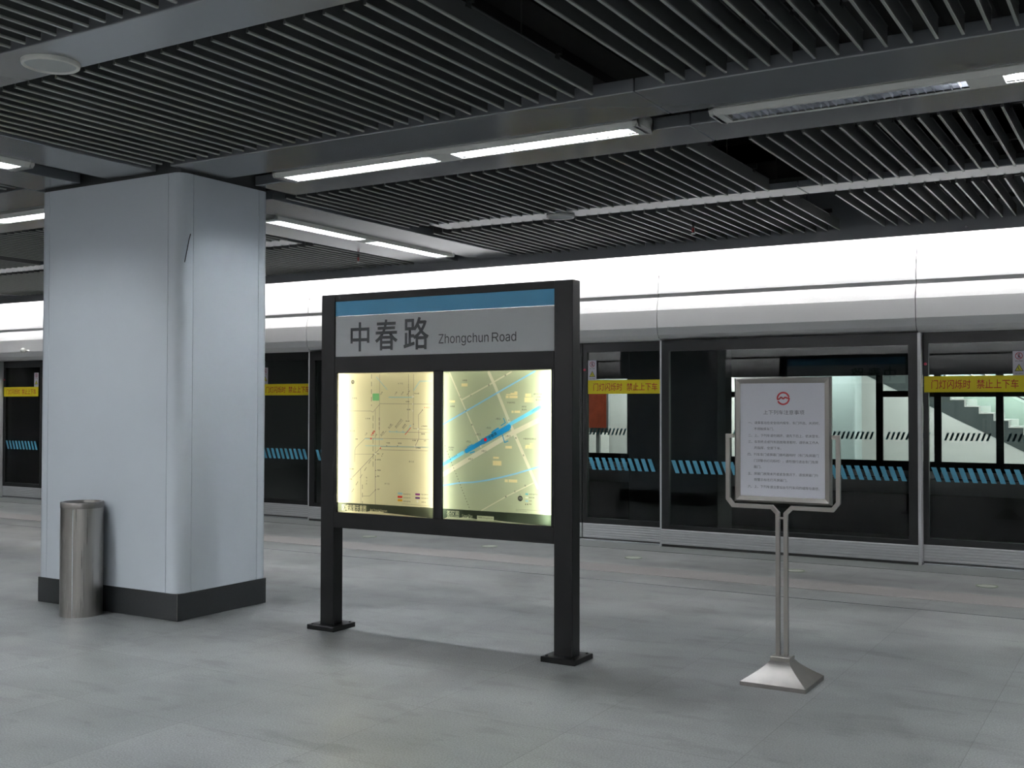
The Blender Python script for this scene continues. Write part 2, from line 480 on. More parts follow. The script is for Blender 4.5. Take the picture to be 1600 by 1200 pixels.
struct(MB().box(XL, XR, YB+.60, YB+.63, 3.05, 3.5).ob('trim_5', 'panel'))
c = MB().cyl((XL+.1, YB+.30, 3.30), (XR-.1, YB+.30, 3.30), .075, 12)
o = c.ob('cove_lamp', 'cove'); tag(o, 'long white cove tube behind the fascia on the camera side of the hall', 'lamp')

# ------------------------------------------------------------------ cove over the screen doors
struct(MB().box(XL, XR, 10.30, 10.335, 3.055, 3.55, .004).ob('trim_6', 'panel'))
struct(MB().box(XL, XR, 10.335, 11.2, 3.50, 3.55).ob('trim_7', 'panel'))
x = XL+.3; k = 0
cove_first = None
while x < XR-.3:
    x1 = min(x+3.0, XR-.1)
    if cove_first is None:
        r = empty('cove_lamp', (x, 10.62, 3.33), 'bright white cove tube hidden behind the dark ceiling edge over the screen doors', 'lamp', 'cove tubes over the screen doors')
        MB().cyl((x, 10.62, 3.33), (x+2.94, 10.62, 3.33), .018, 12).ob('tube', 'cove', r)
        MB().box(x, x+2.94, 10.59, 10.65, 3.36, 3.50).ob('batten', 'lamp_frame', r)
        cove_first = r
    else:
        copy_tree(cove_first, (x-(XL+.3), 0, 0))
    x += 3.0

# header segments (seams line up with the door jambs)
SEAMS = [-17.99, -16.14, -14.18, -11.52, -9.57, -6.58, -4.64, -2.0, .0, 2.7, 4.99]
HL = {0: 'white curved header panel at the far left end over the screen doors', 1: 'white curved header panel left of the column carrying a dome sensor',
      2: 'white curved header panel over fixed glass, hidden behind the column left half', 3: 'white curved header panel behind the right half of the column, over doors',
      4: 'white curved header panel behind the left part of the map board', 5: 'white curved header panel right of the map board over the doors with the square poster',
      6: 'wide white curved header panel over the fixed glass behind the notice stand', 7: 'white curved header panel at the right edge over the yellow-striped door',
      8: 'white curved header panel just beyond the right photo edge', 9: 'white curved header panel at the right-hand end wall, out of view'}
for i in range(len(SEAMS)-1):
    a, b = SEAMS[i]+.004, SEAMS[i+1]-.004
    r = empty('header_panel', ((a+b)/2, 10.85, 2.2), HL[i], 'header panel', 'header panels over the screen doors')
    c = MB(); header_shell(c, lo, a, b); c.ob('lower_fascia', 'header', r)
    c = MB(); header_shell(c, up, a, b); c.ob('upper_fascia', 'header', r, smooth=True)
    MB().box(a, b, 10.815, 10.83, 2.65, 2.72).ob('groove', 'groove', r)
    MB().box(b+.0005, b+.0075, 10.82, 10.9, 2.23, 2.9).ob('joint', 'black', r)
struct(MB().box(XL, XR, 10.98, 11.25, 2.2, 3.5).ob('trim_8', 'tunnel'))
r = empty('dome_sensor', (*at(44, 549, 1, 10.76)[:2], 2.30), 'small white dome sensor on the header left of the column', 'sensor')
p = at(44, 549, 1, 10.76)
b = bmesh.new(); bmesh.ops.create_uvsphere(b, u_segments=20, v_segments=12, radius=.04)
MB().take(b, Matrix.Translation((p.x, p.y-.09, p.z+.01))).ob('dome', 'lamp_frame', r, smooth=True)
MB().cyl((p.x, p.y-.09, p.z+.01), (p.x, p.y+.016, p.z+.01), .014, 12).ob('bracket', 'lamp_frame', r)

# ================================================================== SCREEN DOORS
GZ0, GZ1 = .195, 2.19
def ribbed(mb, x0, x1, y, z0=.03, z1=.19):
    n = 6; h = (z1-z0)/n
    mb.box(x0, x1, y+.008, y+.04, z0, z1)
    for i in range(n): mb.box(x0, x1, y, y+.012, z0+i*h+.003, z0+(i+1)*h-.003, .002, 1)
    return mb
def stripes(mb, x0, x1, y, z0=.79, z1=.925, pitch=.0795, wd=.046, lean=.05):
    x = x0
    while x+lean+wd*.5 < x1:
        pts = [(x+lean, z0), (min(x+lean+wd, x1), z0), (min(x+wd, x1), z1), (x, z1)]
        mb.poly([(a, y, z) for a, z in pts]); x += pitch
    return mb

def leaf(x0, x1, side, label):
    """one sliding leaf; side = 'L' (sticker at its right end) or 'R' (sticker at its left end)"""
    yf = 10.90
    r = empty('screen_door_leaf', ((x0+x1)/2, yf+.03, .004), label, 'platform screen door', 'sliding leaves of the platform screen doors')
    c = MB()
    c.box(x0, x0+.05, yf, yf+.05, .19, 2.2); c.box(x1-.05, x1, yf, yf+.05, .19, 2.2)
    c.box(x0+.05, x1-.05, yf, yf+.05, 2.10, 2.2); c.box(x0+.05, x1-.05, yf, yf+.05, .19, .25)
    c.ob('door_frame', 'frame', r)
    ribbed(MB(), x0, x1, yf-.006).ob('kick_plate', 'alu', r)
    MB().box(x0, x1, yf, yf+.05, .004, .03).ob('bottom_seal', 'black', r)
    MB().box(x0+.05, x1-.05, yf+.02, yf+.028, .25, 2.10).ob('glass_pane', 'pane', r)
    xs0, xs1 = (x0+.012, x1-.085) if side == 'L' else (x0+.065, x1-.012)
    st = MB().box(xs0, xs1, yf-.0016, yf-.0004, 1.635, 1.787).ob('yellow_strip', 'yellow', r)
    st['label'] = 'yellow warning strip with red lettering'
    c = MB(); wd = xs1-xs0
    put_text(c, '门灯闪烁时', xs0+wd*.075, 1.668, yf-.0032, width=wd*.395, height=.085, bold=.005)
    put_text(c, '禁止上下车', xs0+wd*.53, 1.668, yf-.0032, width=wd*.405, height=.085, bold=.005)
    c.ob('strip_lettering', 'red', st)
    stripes(MB(), x0+.07, x1-.04, yf-.001).ob('blue_stripes', 'blue_stripe', r)
    sx = xs1-.105 if side == 'L' else xs0
    sk = MB().box(sx, sx+.105, yf-.0016, yf-.0004, 1.787, 2.01).ob('sticker', 'white_sticker', r)
    c = MB(); disc(c, (sx+.052, 1.965), .032, yf-.002, 24, .026); seg(c, (sx+.032, 1.985), (sx+.072, 1.945), .005, yf-.002)
    c.ob('ban_symbol', 'sticker_red', sk)
    c = MB(); disc(c, (sx+.054, 1.982), .006, yf-.0018, 10)
    pline(c, [(sx+.052, 1.975), (sx+.05, 1.96), (sx+.044, 1.947)], .006, yf-.0018); pline(c, [(sx+.05, 1.96), (sx+.06, 1.948)], .006, yf-.0018)
    pline(c, [(sx+.042, 1.962), (sx+.052, 1.973), (sx+.062, 1.966)], .004, yf-.0018)
    put_text(c, '禁止倚靠', sx+.02, 1.912, yf-.002, width=.064, height=.012)
    c.poly([(sx+.014, yf-.0018, 1.825), (sx+.090, yf-.0018, 1.825), (sx+.052, yf-.0018, 1.892)])
    put_text(c, '当心夹手', sx+.02, 1.797, yf-.002, width=.064, height=.012)
    c.ob('sticker_print', 'ink', sk)
    c = MB().poly([(sx+.022, yf-.0022, 1.830), (sx+.082, yf-.0022, 1.830), (sx+.052, yf-.0022, 1.883)]); c.ob('warning_triangle', 'sticker_yellow', sk)
    MB().cyl((x0+.024, yf, 1.905), (x0+.024, yf-.012, 1.905), .013, 14).ob('indicator_lamp', 'red_lens', r)
    c = MB(); pline(c, [(sx+.046, 1.868), (sx+.048, 1.845), (sx+.062, 1.838)], .005, yf-.0026); c.ob('hand_symbol', 'ink', sk)
    return r

def fixed(x0, x1, label):
    yf = 10.80
    r = empty('fixed_screen_panel', ((x0+x1)/2, yf+.04, .004), label, 'fixed glass panel', 'fixed glass panels between the screen doors')
    c = MB()
    c.box(x0+.02, x0+.105, yf, yf+.05, .19, 2.2); c.box(x1-.115, x1-.03, yf, yf+.05, .19, 2.2)
    c.box(x0+.105, x1-.115, yf, yf+.05, 2.085, 2.2); c.box(x0+.105, x1-.115, yf, yf+.05, .19, .235)
    c.ob('panel_frame', 'frame', r)
    ribbed(MB(), x0+.02, x1-.03, yf-.006).ob('kick_plate', 'alu', r)
    MB().box(x0, x1, yf+.004, yf+.05, .004, .03).ob('bottom_seal', 'black', r)
    MB().box(x0+.105, x1-.115, yf+.02, yf+.028, .235, 2.085).ob('glass_pane', 'pane', r)
    stripes(MB(), x0+.13, x1-.13, yf-.001).ob('blue_stripes', 'blue_stripe', r)
    MB().box(x0, x0+.02, yf-.002, yf+.096, .004, 2.2, .003).ob('jamb', 'alu', r)
    MB().box(x1-.03, x1, yf-.006, yf+.096, .004, 2.2, .004).ob('jamb', 'alu', r)
    return r
DC = {-15.16: ('left of the column, at the left edge of the photo', 'left of the column, cut off by its edge'), -10.54: ('hidden behind the column', 'showing between the column and the map board'),
      -5.60: ('hidden behind the map board, left leaf', 'just right of the map board, under the two-sign sticker'), -.98: ('at the right edge behind the notice stand', 'beyond the right edge')}
LAB = {-15.16: ('dark glass sliding door leaf at the left photo edge with yellow strip', 'dark glass sliding door leaf partly cut off by the left side of the column'),
       -10.54: ('dark glass sliding door leaf hidden behind the column', 'dark glass sliding door leaf seen between the column and the map board'),
       -5.60: ('dark glass sliding door leaf hidden behind the map board', 'glass sliding door leaf just right of the map board, red poster beyond it'),
       -.98: ('glass sliding door leaf at the right photo edge with stairs seen through it', 'glass sliding door leaf beyond the right photo edge')}
for cx in (-15.16, -10.54, -5.60, -.98):
    leaf(cx-.98, cx-.006, 'L', LAB[cx][0]); leaf(cx+.006, cx+.98, 'R', LAB[cx][1])
    struct(MB().box(cx-.98, cx+.98, 10.858, 10.893, .004, .02).ob('trim_9', 'alu_bright'))
fixed(-18, -16.14, 'fixed dark glass panel at the far left end of the screen doors')
fixed(-14.18, -11.52, 'fixed dark glass panel behind the column')
fixed(-9.56, -6.58, 'fixed dark glass panel behind the left half of the map board')
fixed(-4.62, -1.96, 'wide fixed glass panel with blue stripes behind the notice stand')
fixed(0, 5, 'fixed glass panel beyond the right photo edge')
# ------------------------------------------------------------------ tracks and the platform opposite
YO = 23.8
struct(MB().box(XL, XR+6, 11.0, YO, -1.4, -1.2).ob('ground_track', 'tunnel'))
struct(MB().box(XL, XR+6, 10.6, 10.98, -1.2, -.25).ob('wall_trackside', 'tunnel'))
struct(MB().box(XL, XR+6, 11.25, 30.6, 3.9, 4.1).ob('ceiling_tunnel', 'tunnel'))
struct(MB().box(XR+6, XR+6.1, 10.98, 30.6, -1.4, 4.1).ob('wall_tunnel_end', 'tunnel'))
struct(MB().box(-18, -13.5, YO-.05, YO+.15, -1.2, 3.9).ob('wall_opposite_track', 'tunnel'))
struct(MB().box(-13.5, XR+6, YO-.02, YO+.2, 2.16, 3.9).ob('trim_10', 'tunnel'))
struct(MB().box(-13.5, XR+6, YO-.3, 30.6, -.3, -.002).ob('floor_opposite', 'sill_stone'))
struct(MB().box(-13.5, XR+6, 29.6, 29.8, 0, 3.9).ob('wall_opposite', 'wall_white'))
struct(MB().box(-13.65, -13.5, YO+.2, 29.8, 0, 3.9).ob('wall_opposite_end', 'wall_white'))
# dark pillar between the tracks
a = at(982, 640, 1, 17.0).x; b_ = at(1121, 640, 1, 17.0).x
c = MB().box(a, b_, 17.0, 17.7, -1.2, 3.9, .02)
o = c.ob('track_pillar', 'concrete'); tag(o, 'dark concrete pillar standing between the tracks, seen through the fixed glass', 'pillar')
# far screen doors: frames between lit panes
def far_unit(px0, px1, label, leafy=True):
    x0 = at(px0, 640, 1, YO).x; x1 = at(px1, 640, 1, YO).x
    r = empty('far_screen_door', ((x0+x1)/2, YO, 0), label, 'platform screen door', 'screen doors of the platform opposite')
    c = MB()
    c.box(x0, x0+.07, YO, YO+.06, 0, 2.16); c.box(x1-.07, x1, YO, YO+.06, 0, 2.16)
    c.box(x0, x1, YO, YO+.06, 0, .36)
    c.ob('door_frame', 'frame', r)
    MB().box(x0+.07, x1-.07, YO+.02, YO+.028, .36, 2.16).ob('glass_pane', 'pane_far', r)
    MB().box(x0+.06, x1-.06, YO-.02, YO-.001, .02, .16).ob('kick_plate', 'alu', r)
    if leafy:
        MB().box(x0+.07, x1-.07, YO+.012, YO+.018, 1.70, 1.83).ob('strip_back', mat('yellow_strip_back', (.03, .028, .008), .6), r)
    c = MB(); x = x0+.12
    while x < x1-.16:
        c.poly([(x, YO+.008, .80), (x+.045, YO+.008, .80), (x+.105, YO+.008, .96), (x+.06, YO+.008, .96)]); x += .1
    c.ob('blue_stripes', mat('blue_film_back', (.07, .26, .32), .5), r)
    return r
far_unit(902, 984, 'far screen door pane with a red poster behind it', False)
far_unit(1090, 1226, 'far screen door pane left of the notice stand')
far_unit(1226, 1374, 'far bright screen door pane right of the notice stand', False)
far_unit(1374, 1465, 'far screen door pane where the stairs come down')
far_unit(1465, 1562, 'far screen door pane below the yellow strip with stair steps')
far_unit(1562, 1680, 'far screen door pane at the right photo edge')
# red poster case behind the first far pane
x0 = at(918, 640, 1, 25.2).x; x1 = at(949, 640, 1, 25.2).x; z0 = at(930, 672, 1, 25.2).z; z1 = at(930, 596, 1, 25.2).z
r = empty('poster_case', ((x0+x1)/2, 25.2, 0), 'red and orange poster in a grey case on the opposite platform', 'poster')
MB().box(x0-.05, x1+.03, 25.2, 25.3, z0-.06, z1+.05, .01).ob('case', 'grey_metal', r)
MB().box(x0, x1-.03, 25.19, 25.199, z0+.06, z1).ob('poster_sheet', 'poster', r)
MB().box((x0+x1)/2-.05, (x0+x1)/2+.05, 25.22, 25.3, 0, z0-.05).ob('post', 'grey_metal', r)
# white column on the opposite platform
x0 = at(951, 640, 1, 26.5).x; x1 = at(1010, 640, 1, 26.5).x
o = MB().box(x0, x1, 26.5, 27.3, 0, 3.9, .04).ob('far_column', 'wall_white'); tag(o, 'bright white column on the opposite platform beside the red poster', 'column')
x0 = at(1255, 640, 1, 25.6).x; x1 = at(1336, 640, 1, 25.6).x
o = MB().box(x0, x1, 25.6, 26.3, 0, 3.9, .05).ob('far_column', mat('bluish_white_panel', (.56, .66, .66), .3)); tag(o, 'bluish white column on the opposite platform right of the notice stand', 'column')
# stairs coming down to the right
YS = 27.0
def sp(px, py): q = at(px, py, 1, YS); return (q.x, q.z)
r = empty('staircase', (sp(1474, 640)[0], YS, 0), 'pale staircase with dark side coming down on the opposite platform', 'stairs')
u0 = Vector(sp(1352, 586)); u1 = Vector(sp(1600, 706)); sl = (u1.y-u0.y)/(u1.x-u0.x)
def under(x): return u0.y+(x-u0.x)*sl
tread = .31; rise = -sl*tread
xa = u0.x-3.0; n = int((0-under(xa))/sl/tread)+2
cs = MB(); ct = MB(); pts = []
off = .42
for i in range(n):
    xx = xa+i*tread; zz = under(xa)+off+i*sl*tread
    if zz < .05: break
    cs.prism([(xx, max(0, under(xx))), (xx+tread, max(0, under(xx+tread))), (xx+tread, zz-.03), (xx, zz-.03)], 1, YS, YS+.06)
    ct.box(xx-.03, xx+tread, YS-.02, YS+1.8, zz-.03, zz); ct.box(xx-.03, xx+.0, YS-.02, YS+1.8, zz, zz+rise-.03)
cs.ob('stringer', 'stair_side', r); ct.ob('treads', 'stair_tread', r)
e = xa+(0-under(xa))/sl
MB().prism([(xa, 0), (e, 0), (xa, under(xa))], 1, YS+.01, YS+.05).ob('side_wall', 'wall_white', r)
c = MB(); d = Vector((1, 0, sl)).normalized()
for hgt, rad in ((1.32, .025), (1.18, .018)):
    c.cyl((xa, YS+.05, under(xa)+hgt), (e-.3, YS+.05, under(e-.3)+hgt), rad, 10)
c.ob('handrail', 'alu_bright', r)
c = MB()
for i in range(2, 16, 2):
    xx = xa+i*tread*1.1
    if under(xx) < 0: break
    c.box(xx, xx+.05, YS+.03, YS+.07, under(xx)+.3, under(xx)+1.3)
c.ob('baluster', 'alu_bright', r)
MB().prism([(xa, under(xa)+.45), (e-.6, under(e-.6)+.45), (e-.6, under(e-.6)+1.1), (xa, under(xa)+1.1)], 1, YS+.045, YS+.052).ob('balustrade_glass', 'pane_far', r)
struct(MB().box(sp(1480, 640)[0], XR+6, YS+2.2, YS+2.3, 0, 3.6).ob('wall_far_glazed', 'green_glass'))
far_first = None
for yy in (24.9, 28.4):
    for i in range(6):
        x = -11.8+i*3.4
        if far_first is None:
            far_first = empty('far_ceiling_lamp', (x, yy, 3.5), 'bright tube lamp over the opposite platform, above what the doors show', 'lamp', 'tube lamps over the opposite platform')
            MB().box(x, x+2.4, yy-.15, yy+.15, 3.5, 3.56).ob('diffuser', 'cove_far', far_first)
            MB().box(x-.03, x+2.43, yy-.18, yy+.18, 3.56, 3.62).ob('housing', 'lamp_frame', far_first)
        else: copy_tree(far_first, (x+11.8, yy-24.9, 0))

# ================================================================== CEILING
ZC = 3.15
SLAT_H = .092
def slat_mesh(L_):
    """hanging slat along Y: thin blade with a thicker rounded foot"""
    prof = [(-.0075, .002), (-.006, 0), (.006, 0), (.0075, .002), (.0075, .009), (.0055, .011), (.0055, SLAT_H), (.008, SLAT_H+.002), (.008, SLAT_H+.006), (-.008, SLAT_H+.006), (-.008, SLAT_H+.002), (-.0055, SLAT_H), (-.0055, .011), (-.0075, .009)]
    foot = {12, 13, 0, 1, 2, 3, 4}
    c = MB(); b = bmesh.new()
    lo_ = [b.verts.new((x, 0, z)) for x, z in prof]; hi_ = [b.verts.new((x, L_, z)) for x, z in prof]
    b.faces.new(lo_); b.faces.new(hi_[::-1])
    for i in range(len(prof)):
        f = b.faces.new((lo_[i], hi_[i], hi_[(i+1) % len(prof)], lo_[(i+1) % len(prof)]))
        if i in foot: f.material_index = 1  # foot faces take the lightened slat colour
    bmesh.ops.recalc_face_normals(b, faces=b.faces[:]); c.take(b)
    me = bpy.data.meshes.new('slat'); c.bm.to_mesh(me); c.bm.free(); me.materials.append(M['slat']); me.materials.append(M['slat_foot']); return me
ROWS = {0: (1.48, 3.095, (1.9, 2.75)), 1: (3.50, 5.14, (3.93, 4.74)), 2: (6.49, 8.15, (6.86, 7.78)), 3: (8.535, 10.285, (9.0, 9.92))}
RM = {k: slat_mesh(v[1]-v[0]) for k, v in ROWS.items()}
def module(row, xs, label):
    y0, y1, rails = ROWS[row]
    r = empty('slatted_ceiling_section', ((xs[0]+xs[-1])/2, (y0+y1)/2, ZC+.1), label, 'slatted ceiling', 'grey slatted ceiling sections')
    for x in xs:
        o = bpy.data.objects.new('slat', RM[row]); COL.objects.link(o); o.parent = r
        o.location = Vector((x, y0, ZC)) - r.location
    for yy in rails:
        c = MB().box(min(xs)-.03, max(xs)+.03, yy-.015, yy+.015, ZC+SLAT_H+.012, ZC+SLAT_H+.05)
        for x in xs: c.box(x-.011, x+.011, yy-.02, yy+.02, ZC+SLAT_H-.012, ZC+SLAT_H+.02)
        for x in (min(xs)+.2, (min(xs)+max(xs))/2, max(xs)-.2): c.cyl((x, yy, ZC+SLAT_H+.03), (x, yy, 4.23), .004, 6)
        c.ob('carrier_rail', 'black', r)
    return r
XA = [-2.585-.11*k for k in range(32)]; XB = [-2.175+.11*k for k in range(31)]; XC = [-7.50-.11*k for k in range(33)]; XD = [-11.40-.11*k for k in range(32)]
ML = {(0, 'A'): 'grey slatted ceiling section at the top left corner beyond the nearest loudspeaker', (0, 'B'): 'grey slatted ceiling section above the camera, just out of view',
      (1, 'A'): 'large grey slatted ceiling section in front of the column at the upper left', (1, 'B'): 'grey slatted ceiling section at the top right corner, right of the open gap',
      (1, 'C'): 'grey slatted ceiling section left of the column, mostly hidden',
      (2, 'A'): 'grey slatted ceiling section between the lit twin lamp and the bright strip', (2, 'B'): 'grey slatted ceiling section at the right edge under the unlit lamp',
      (2, 'C'): 'grey slatted ceiling section left of the column beyond the lit lamp', (2, 'D'): 'grey slatted ceiling section at the far left, beyond the dark gap',
      (3, 'A'): 'grey slatted ceiling section nearest the screen doors above the map board', (3, 'B'): 'grey slatted ceiling section nearest the screen doors at the right edge',
      (3, 'C'): 'grey slatted ceiling section nearest the screen doors seen just right of the column', (3, 'D'): 'grey slatted ceiling section nearest the screen doors at the far left'}
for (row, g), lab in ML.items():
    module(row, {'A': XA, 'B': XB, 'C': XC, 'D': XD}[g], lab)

def cpanel(x0, x1, y0, y1, label, z=ZC, h=.075):
    o = MB().box(x0, x1, y0, y1, z, z+h, .006).ob('ceiling_panel', 'panel'); tag(o, label, 'ceiling panel', 'plain metal ceiling panels'); return o
XS = -2.37; g_ = .003
# along the platform: single strip (y 3.28), double strip with lamps (y 5.8), single strip (y 8.33)
cpanel(-6.05, XS-g_, 3.125, 3.455, 'plain grey ceiling panel at the upper left carrying the nearest loudspeaker')
cpanel(XS+g_, 5, 3.125, 3.455, 'plain grey ceiling panel continuing the loudspeaker strip, above the camera')
cpanel(-5.87, XS-g_, 5.20, 5.70, 'plain grey ceiling panel on the near side of the lit twin lamp')
cpanel(XS+g_, 5, 5.20, 5.70, 'plain grey ceiling panel on the near side of the unlit lamp')
cpanel(-5.84, XS-g_, 5.99, 6.42, 'plain grey ceiling panel on the far side of the lit twin lamp')
cpanel(XS+g_, 5, 5.99, 6.42, 'plain grey ceiling panel on the far side of the unlit lamp')
cpanel(-11.2, -7.44, 5.20, 5.70, 'plain grey ceiling panel on the near side of the lamp left of the column')
cpanel(-11.2, -7.44, 5.99, 6.42, 'plain grey ceiling panel on the far side of the lamp left of the column')
cpanel(-5.80, XS-g_, 8.19, 8.49, 'bright narrow ceiling panel carrying the far loudspeaker above the map board', z=3.168, h=.05)
cpanel(XS+g_, 5, 8.19, 8.49, 'bright narrow ceiling panel at the right edge between two slatted sections', z=3.168, h=.05)
cpanel(-11.2, -7.60, 8.19, 8.49, 'bright narrow ceiling panel showing just right and left of the column', z=3.168, h=.05)
cpanel(-14.8, -11.2-g_*2, 8.19, 8.49, 'bright narrow ceiling panel at the far left', z=3.168, h=.05)
# across the platform over the column
cpanel(-6.60, -6.09, 1.4, 5.275, 'plain grey ceiling panel running to the front of the column, right of the lamp slot')
cpanel(-7.43, -6.91, 1.4, 5.275, 'plain grey ceiling panel running to the front of the column, left of the lamp slot')
cpanel(-6.62, -6.10, 6.45, 10.292, 'bright ceiling panel running from the column to the screen doors, right of its lamp')
cpanel(-7.40, -6.88, 6.45, 10.292, 'bright ceiling panel running from the column to the screen doors, left of its lamp')
cpanel(-15.25, -14.83, 6.45, 10.292, 'bright ceiling panel running to the screen doors at the far left')
cpanel(-16.05, -15.55, 6.45, 10.292, 'outermost bright ceiling panel at the far left')
# behind the camera
cpanel(-5.87, 5, .92-.56, .92-.13, 'plain grey ceiling panel behind the camera, near the lamps')
cpanel(-5.87, 5, .92+.18, .92+.52, 'plain grey ceiling panel above the camera beside the lamps')
cpanel(XL, 5, -3.6, -2.48, 'wide plain grey ceiling panel behind the camera')

def lamp(x0, y0, length, axis, lit, label, wd=.235, zb=3.125):
    """twin louvred tube lamp; axis 0 runs along X, 1 along Y; lit = (first half, second half)"""
    loc = Vector((x0, y0, zb))
    r = empty('ceiling_lamp', loc, label, 'lamp', 'louvred tube lamps in the ceiling slots')
    def put(c):
        if axis == 1: c.bm.transform(Matrix.Rotation(radians(90), 4, 'Z'))
        c.bm.transform(Matrix.Translation(loc)); return c
    h = wd/2; ap = length/2-.16; f = .045
    A = [(.075, .075+ap), (length-.075-ap, length-.075)]
    # housing: bevelled frame with two openings
    c = MB()
    for s_ in (-1, 1):
        pr = [(s_*h, .03), (s_*(h-.018), 0), (s_*(h-f), 0), (s_*(h-f), .012), (s_*(h-.012), .085), (s_*h, .085)]
        c.prism(pr, 0, 0.0, length)
    for a, b in ((0, A[0][0]), (A[0][1], A[1][0]), (A[1][1], length)):
        c.box(a, b, -h+f, h-f, 0, .012)
    for a, b, cap in ((0, .0, 0), (length, length, 1)):
        s_ = -1 if cap == 0 else 1
        c.prism([(a, .085), (a-s_*.03, .085), (a-s_*.03, 0.0), (a-s_*.012, 0), (a, .02)], 1, -h, h)
    c.box(0.0, length, -h+.01, h-.01, .082, .09)
    put(c).ob('housing', 'lamp_frame', r)
    for (a, b), on in zip(A, lit):
        c = MB()
        for s_ in (-1, 1): c.prism([(s_*(h-f), .004), (s_*(h-f), .030), (s_*(h-.016), .080), (s_*(h-.014), .080), (s_*(h-f+.002), .030), (s_*(h-f+.002), .004)], 0, a, b)
        c.box(a, b, -h+.014, h-.014, .078, .081)
        put(c).ob('reflector', 'reflector', r)
        c = MB(); n = 30
        for i in range(1, n): c.box(a+(b-a)*i/n-.001, a+(b-a)*i/n+.001, -h+f, h-f, .002, .025)
        put(c).ob('louvre', 'reflector', r)
        for yy in (-.038, .038):
            c = MB().cyl((a+.04, yy, .041), (b-.04, yy, .041), .013, 12)
            put(c).ob('tube', 'tube' if on else 'tube_off', r)
    return r
lamp(-5.44, 5.865, 2.84, 0, (1, 1), 'lit twin tube lamp in the ceiling right of the column above the map board')
lamp(-2.165, 5.865, 2.84, 0, (0, 1), 'half-lit louvred tube lamp at the upper right, its left half dark')
lamp(1.1, 5.865, 2.84, 0, (1, 1), 'lit tube lamp of the same row beyond the right edge')
lamp(-10.40, 5.92, 2.84, 0, (1, 1), 'lit tube lamp in the ceiling slot left of the column, running along the hall')
lamp(-6.745, 7.05, 2.80, 1, (1, 1), 'lit tube lamp between the column and the screen doors')
lamp(-6.745, 1.86, 2.83, 1, (1, 1), 'lit tube lamp at the left edge with its end pointing to the column')
lamp(-15.40, 7.05, 2.80, 1, (1, 1), 'lit tube lamp near the screen doors at the far left')
lamp(2.05, 7.05, 2.80, 1, (1, 1), 'lit tube lamp running to the screen doors beyond the right edge')
lamp(2.05, 1.86, 2.80, 1, (1, 1), 'lit tube lamp across the hall beyond the right edge')
for i, x in enumerate((-8.7, -5.44, -2.165, 1.1)):  # added unseen lamp row, brightens upright faces turned to the camera
    lamp(x, -2.3, 2.84, 0, (1, 1), 'added unseen tube lamp behind the camera, %s of the row by the rear doors' % ('first', 'second', 'third', 'fourth')[i])
for i, x in enumerate((-5.44, -2.165, 1.1)):
    lamp(x, .945, 2.84, 0, (1, 1), ('lit tube lamp above the camera, first along the hall', 'lit tube lamp above the camera, second along the hall', 'lit tube lamp above the camera, third along the hall')[i])

def speaker(x, y, z, rad, label):
    r = empty('ceiling_loudspeaker', (x, y, z), label, 'loudspeaker', 'round ceiling loudspeakers')
    MB().lathe([(rad*.86, z-.012), (rad*.90, z-.022), (rad*.97, z-.018), (rad, z-.006), (rad, z)], (x, y), 48).ob('rim', 'lamp_frame', r, smooth=True)
    MB().lathe([(.0005, z-.016), (rad*.5, z-.015), (rad*.87, z-.012)], (x, y), 40).ob('grille', 'speaker', r, smooth=True)
speaker(-4.585, 3.325, ZC, .135, 'round white loudspeaker in the ceiling panel at the upper left')
speaker(-4.51, 8.36, 3.166, .125, 'round loudspeaker in the bright ceiling strip above the map board')
def sprinkler(px, py, label):
    p = at(px, py, 2, 3.13)
    r = empty('sprinkler', p, label, 'sprinkler', 'sprinkler heads')
    MB().cyl((p.x, p.y, 3.13), (p.x, p.y, 4.22), .012, 8).ob('drop_pipe', 'black', r)
    MB().cyl((p.x, p.y, 3.09), (p.x, p.y, 3.13), .010, 8).ob('bulb', mat('red_bulb', (.3, .03, .03), .3), r)
    c = MB().cyl((p.x, p.y, 3.075), (p.x, p.y, 3.079), .022, 14); c.cyl((p.x-.012, p.y, 3.078), (p.x-.012, p.y, 3.13), .003, 6); c.cyl((p.x+.012, p.y, 3.078), (p.x+.012, p.y, 3.13), .003, 6)
    c.ob('deflector', 'alu_bright', r)
sprinkler(1083, 356, 'small sprinkler head hanging between slats right of the loudspeaker')
sprinkler(560, 402, 'small sprinkler head hanging just right of the column top')
p = at(1510, 355, 1, 10.29)
o = MB().cyl((p.x, 10.30, p.z), (p.x, 10.27, p.z), .012, 12).ob('fascia_stud', 'alu_bright'); tag(o, 'tiny shiny stud on the dark ceiling edge near the right', 'stud')

# ================================================================== COLUMN
CX0, CX1, CY0, CY1, CZ = -7.405, -5.862, 5.29, 6.175, 3.13
col_ = empty('clad_column', ((CX0+CX1)/2, (CY0+CY1)/2, 0), 'square column clad in pale grey-blue enamel panels with a black base', 'column')
def corner_prof(x, y, sx, sy, r=.075, leg=.118):
    """quarter-round corner piece footprint, sx/sy point into the column"""
    pts = [(x+sx*leg, y)]
    for i in range(9):
        a = (pi/2)*i/8
        pts.append((x+sx*(r-r*sin(a)), y+sy*(r-r*cos(a))))
    pts.append((x, y+sy*leg))
    pts += [(x+sx*.02, y+sy*leg), (x+sx*.02, y+sy*(r)), (x+sx*r, y+sy*.02), (x+sx*leg, y+sy*.02)]
    return pts
for (x, y, sx, sy) in ((CX0, CY0, 1, 1), (CX1, CY0, -1, 1), (CX1, CY1, -1, -1), (CX0, CY1, 1, -1)):
    MB().prism(corner_prof(x, y, sx, sy), 2, .19, CZ).ob('corner_panel', 'column', col_, smooth=True)
g = .0045; lg = .118+g
MB().box(CX0+lg, CX1-lg, CY0, CY0+.02, .19, CZ).ob('face_panel', 'column', col_)
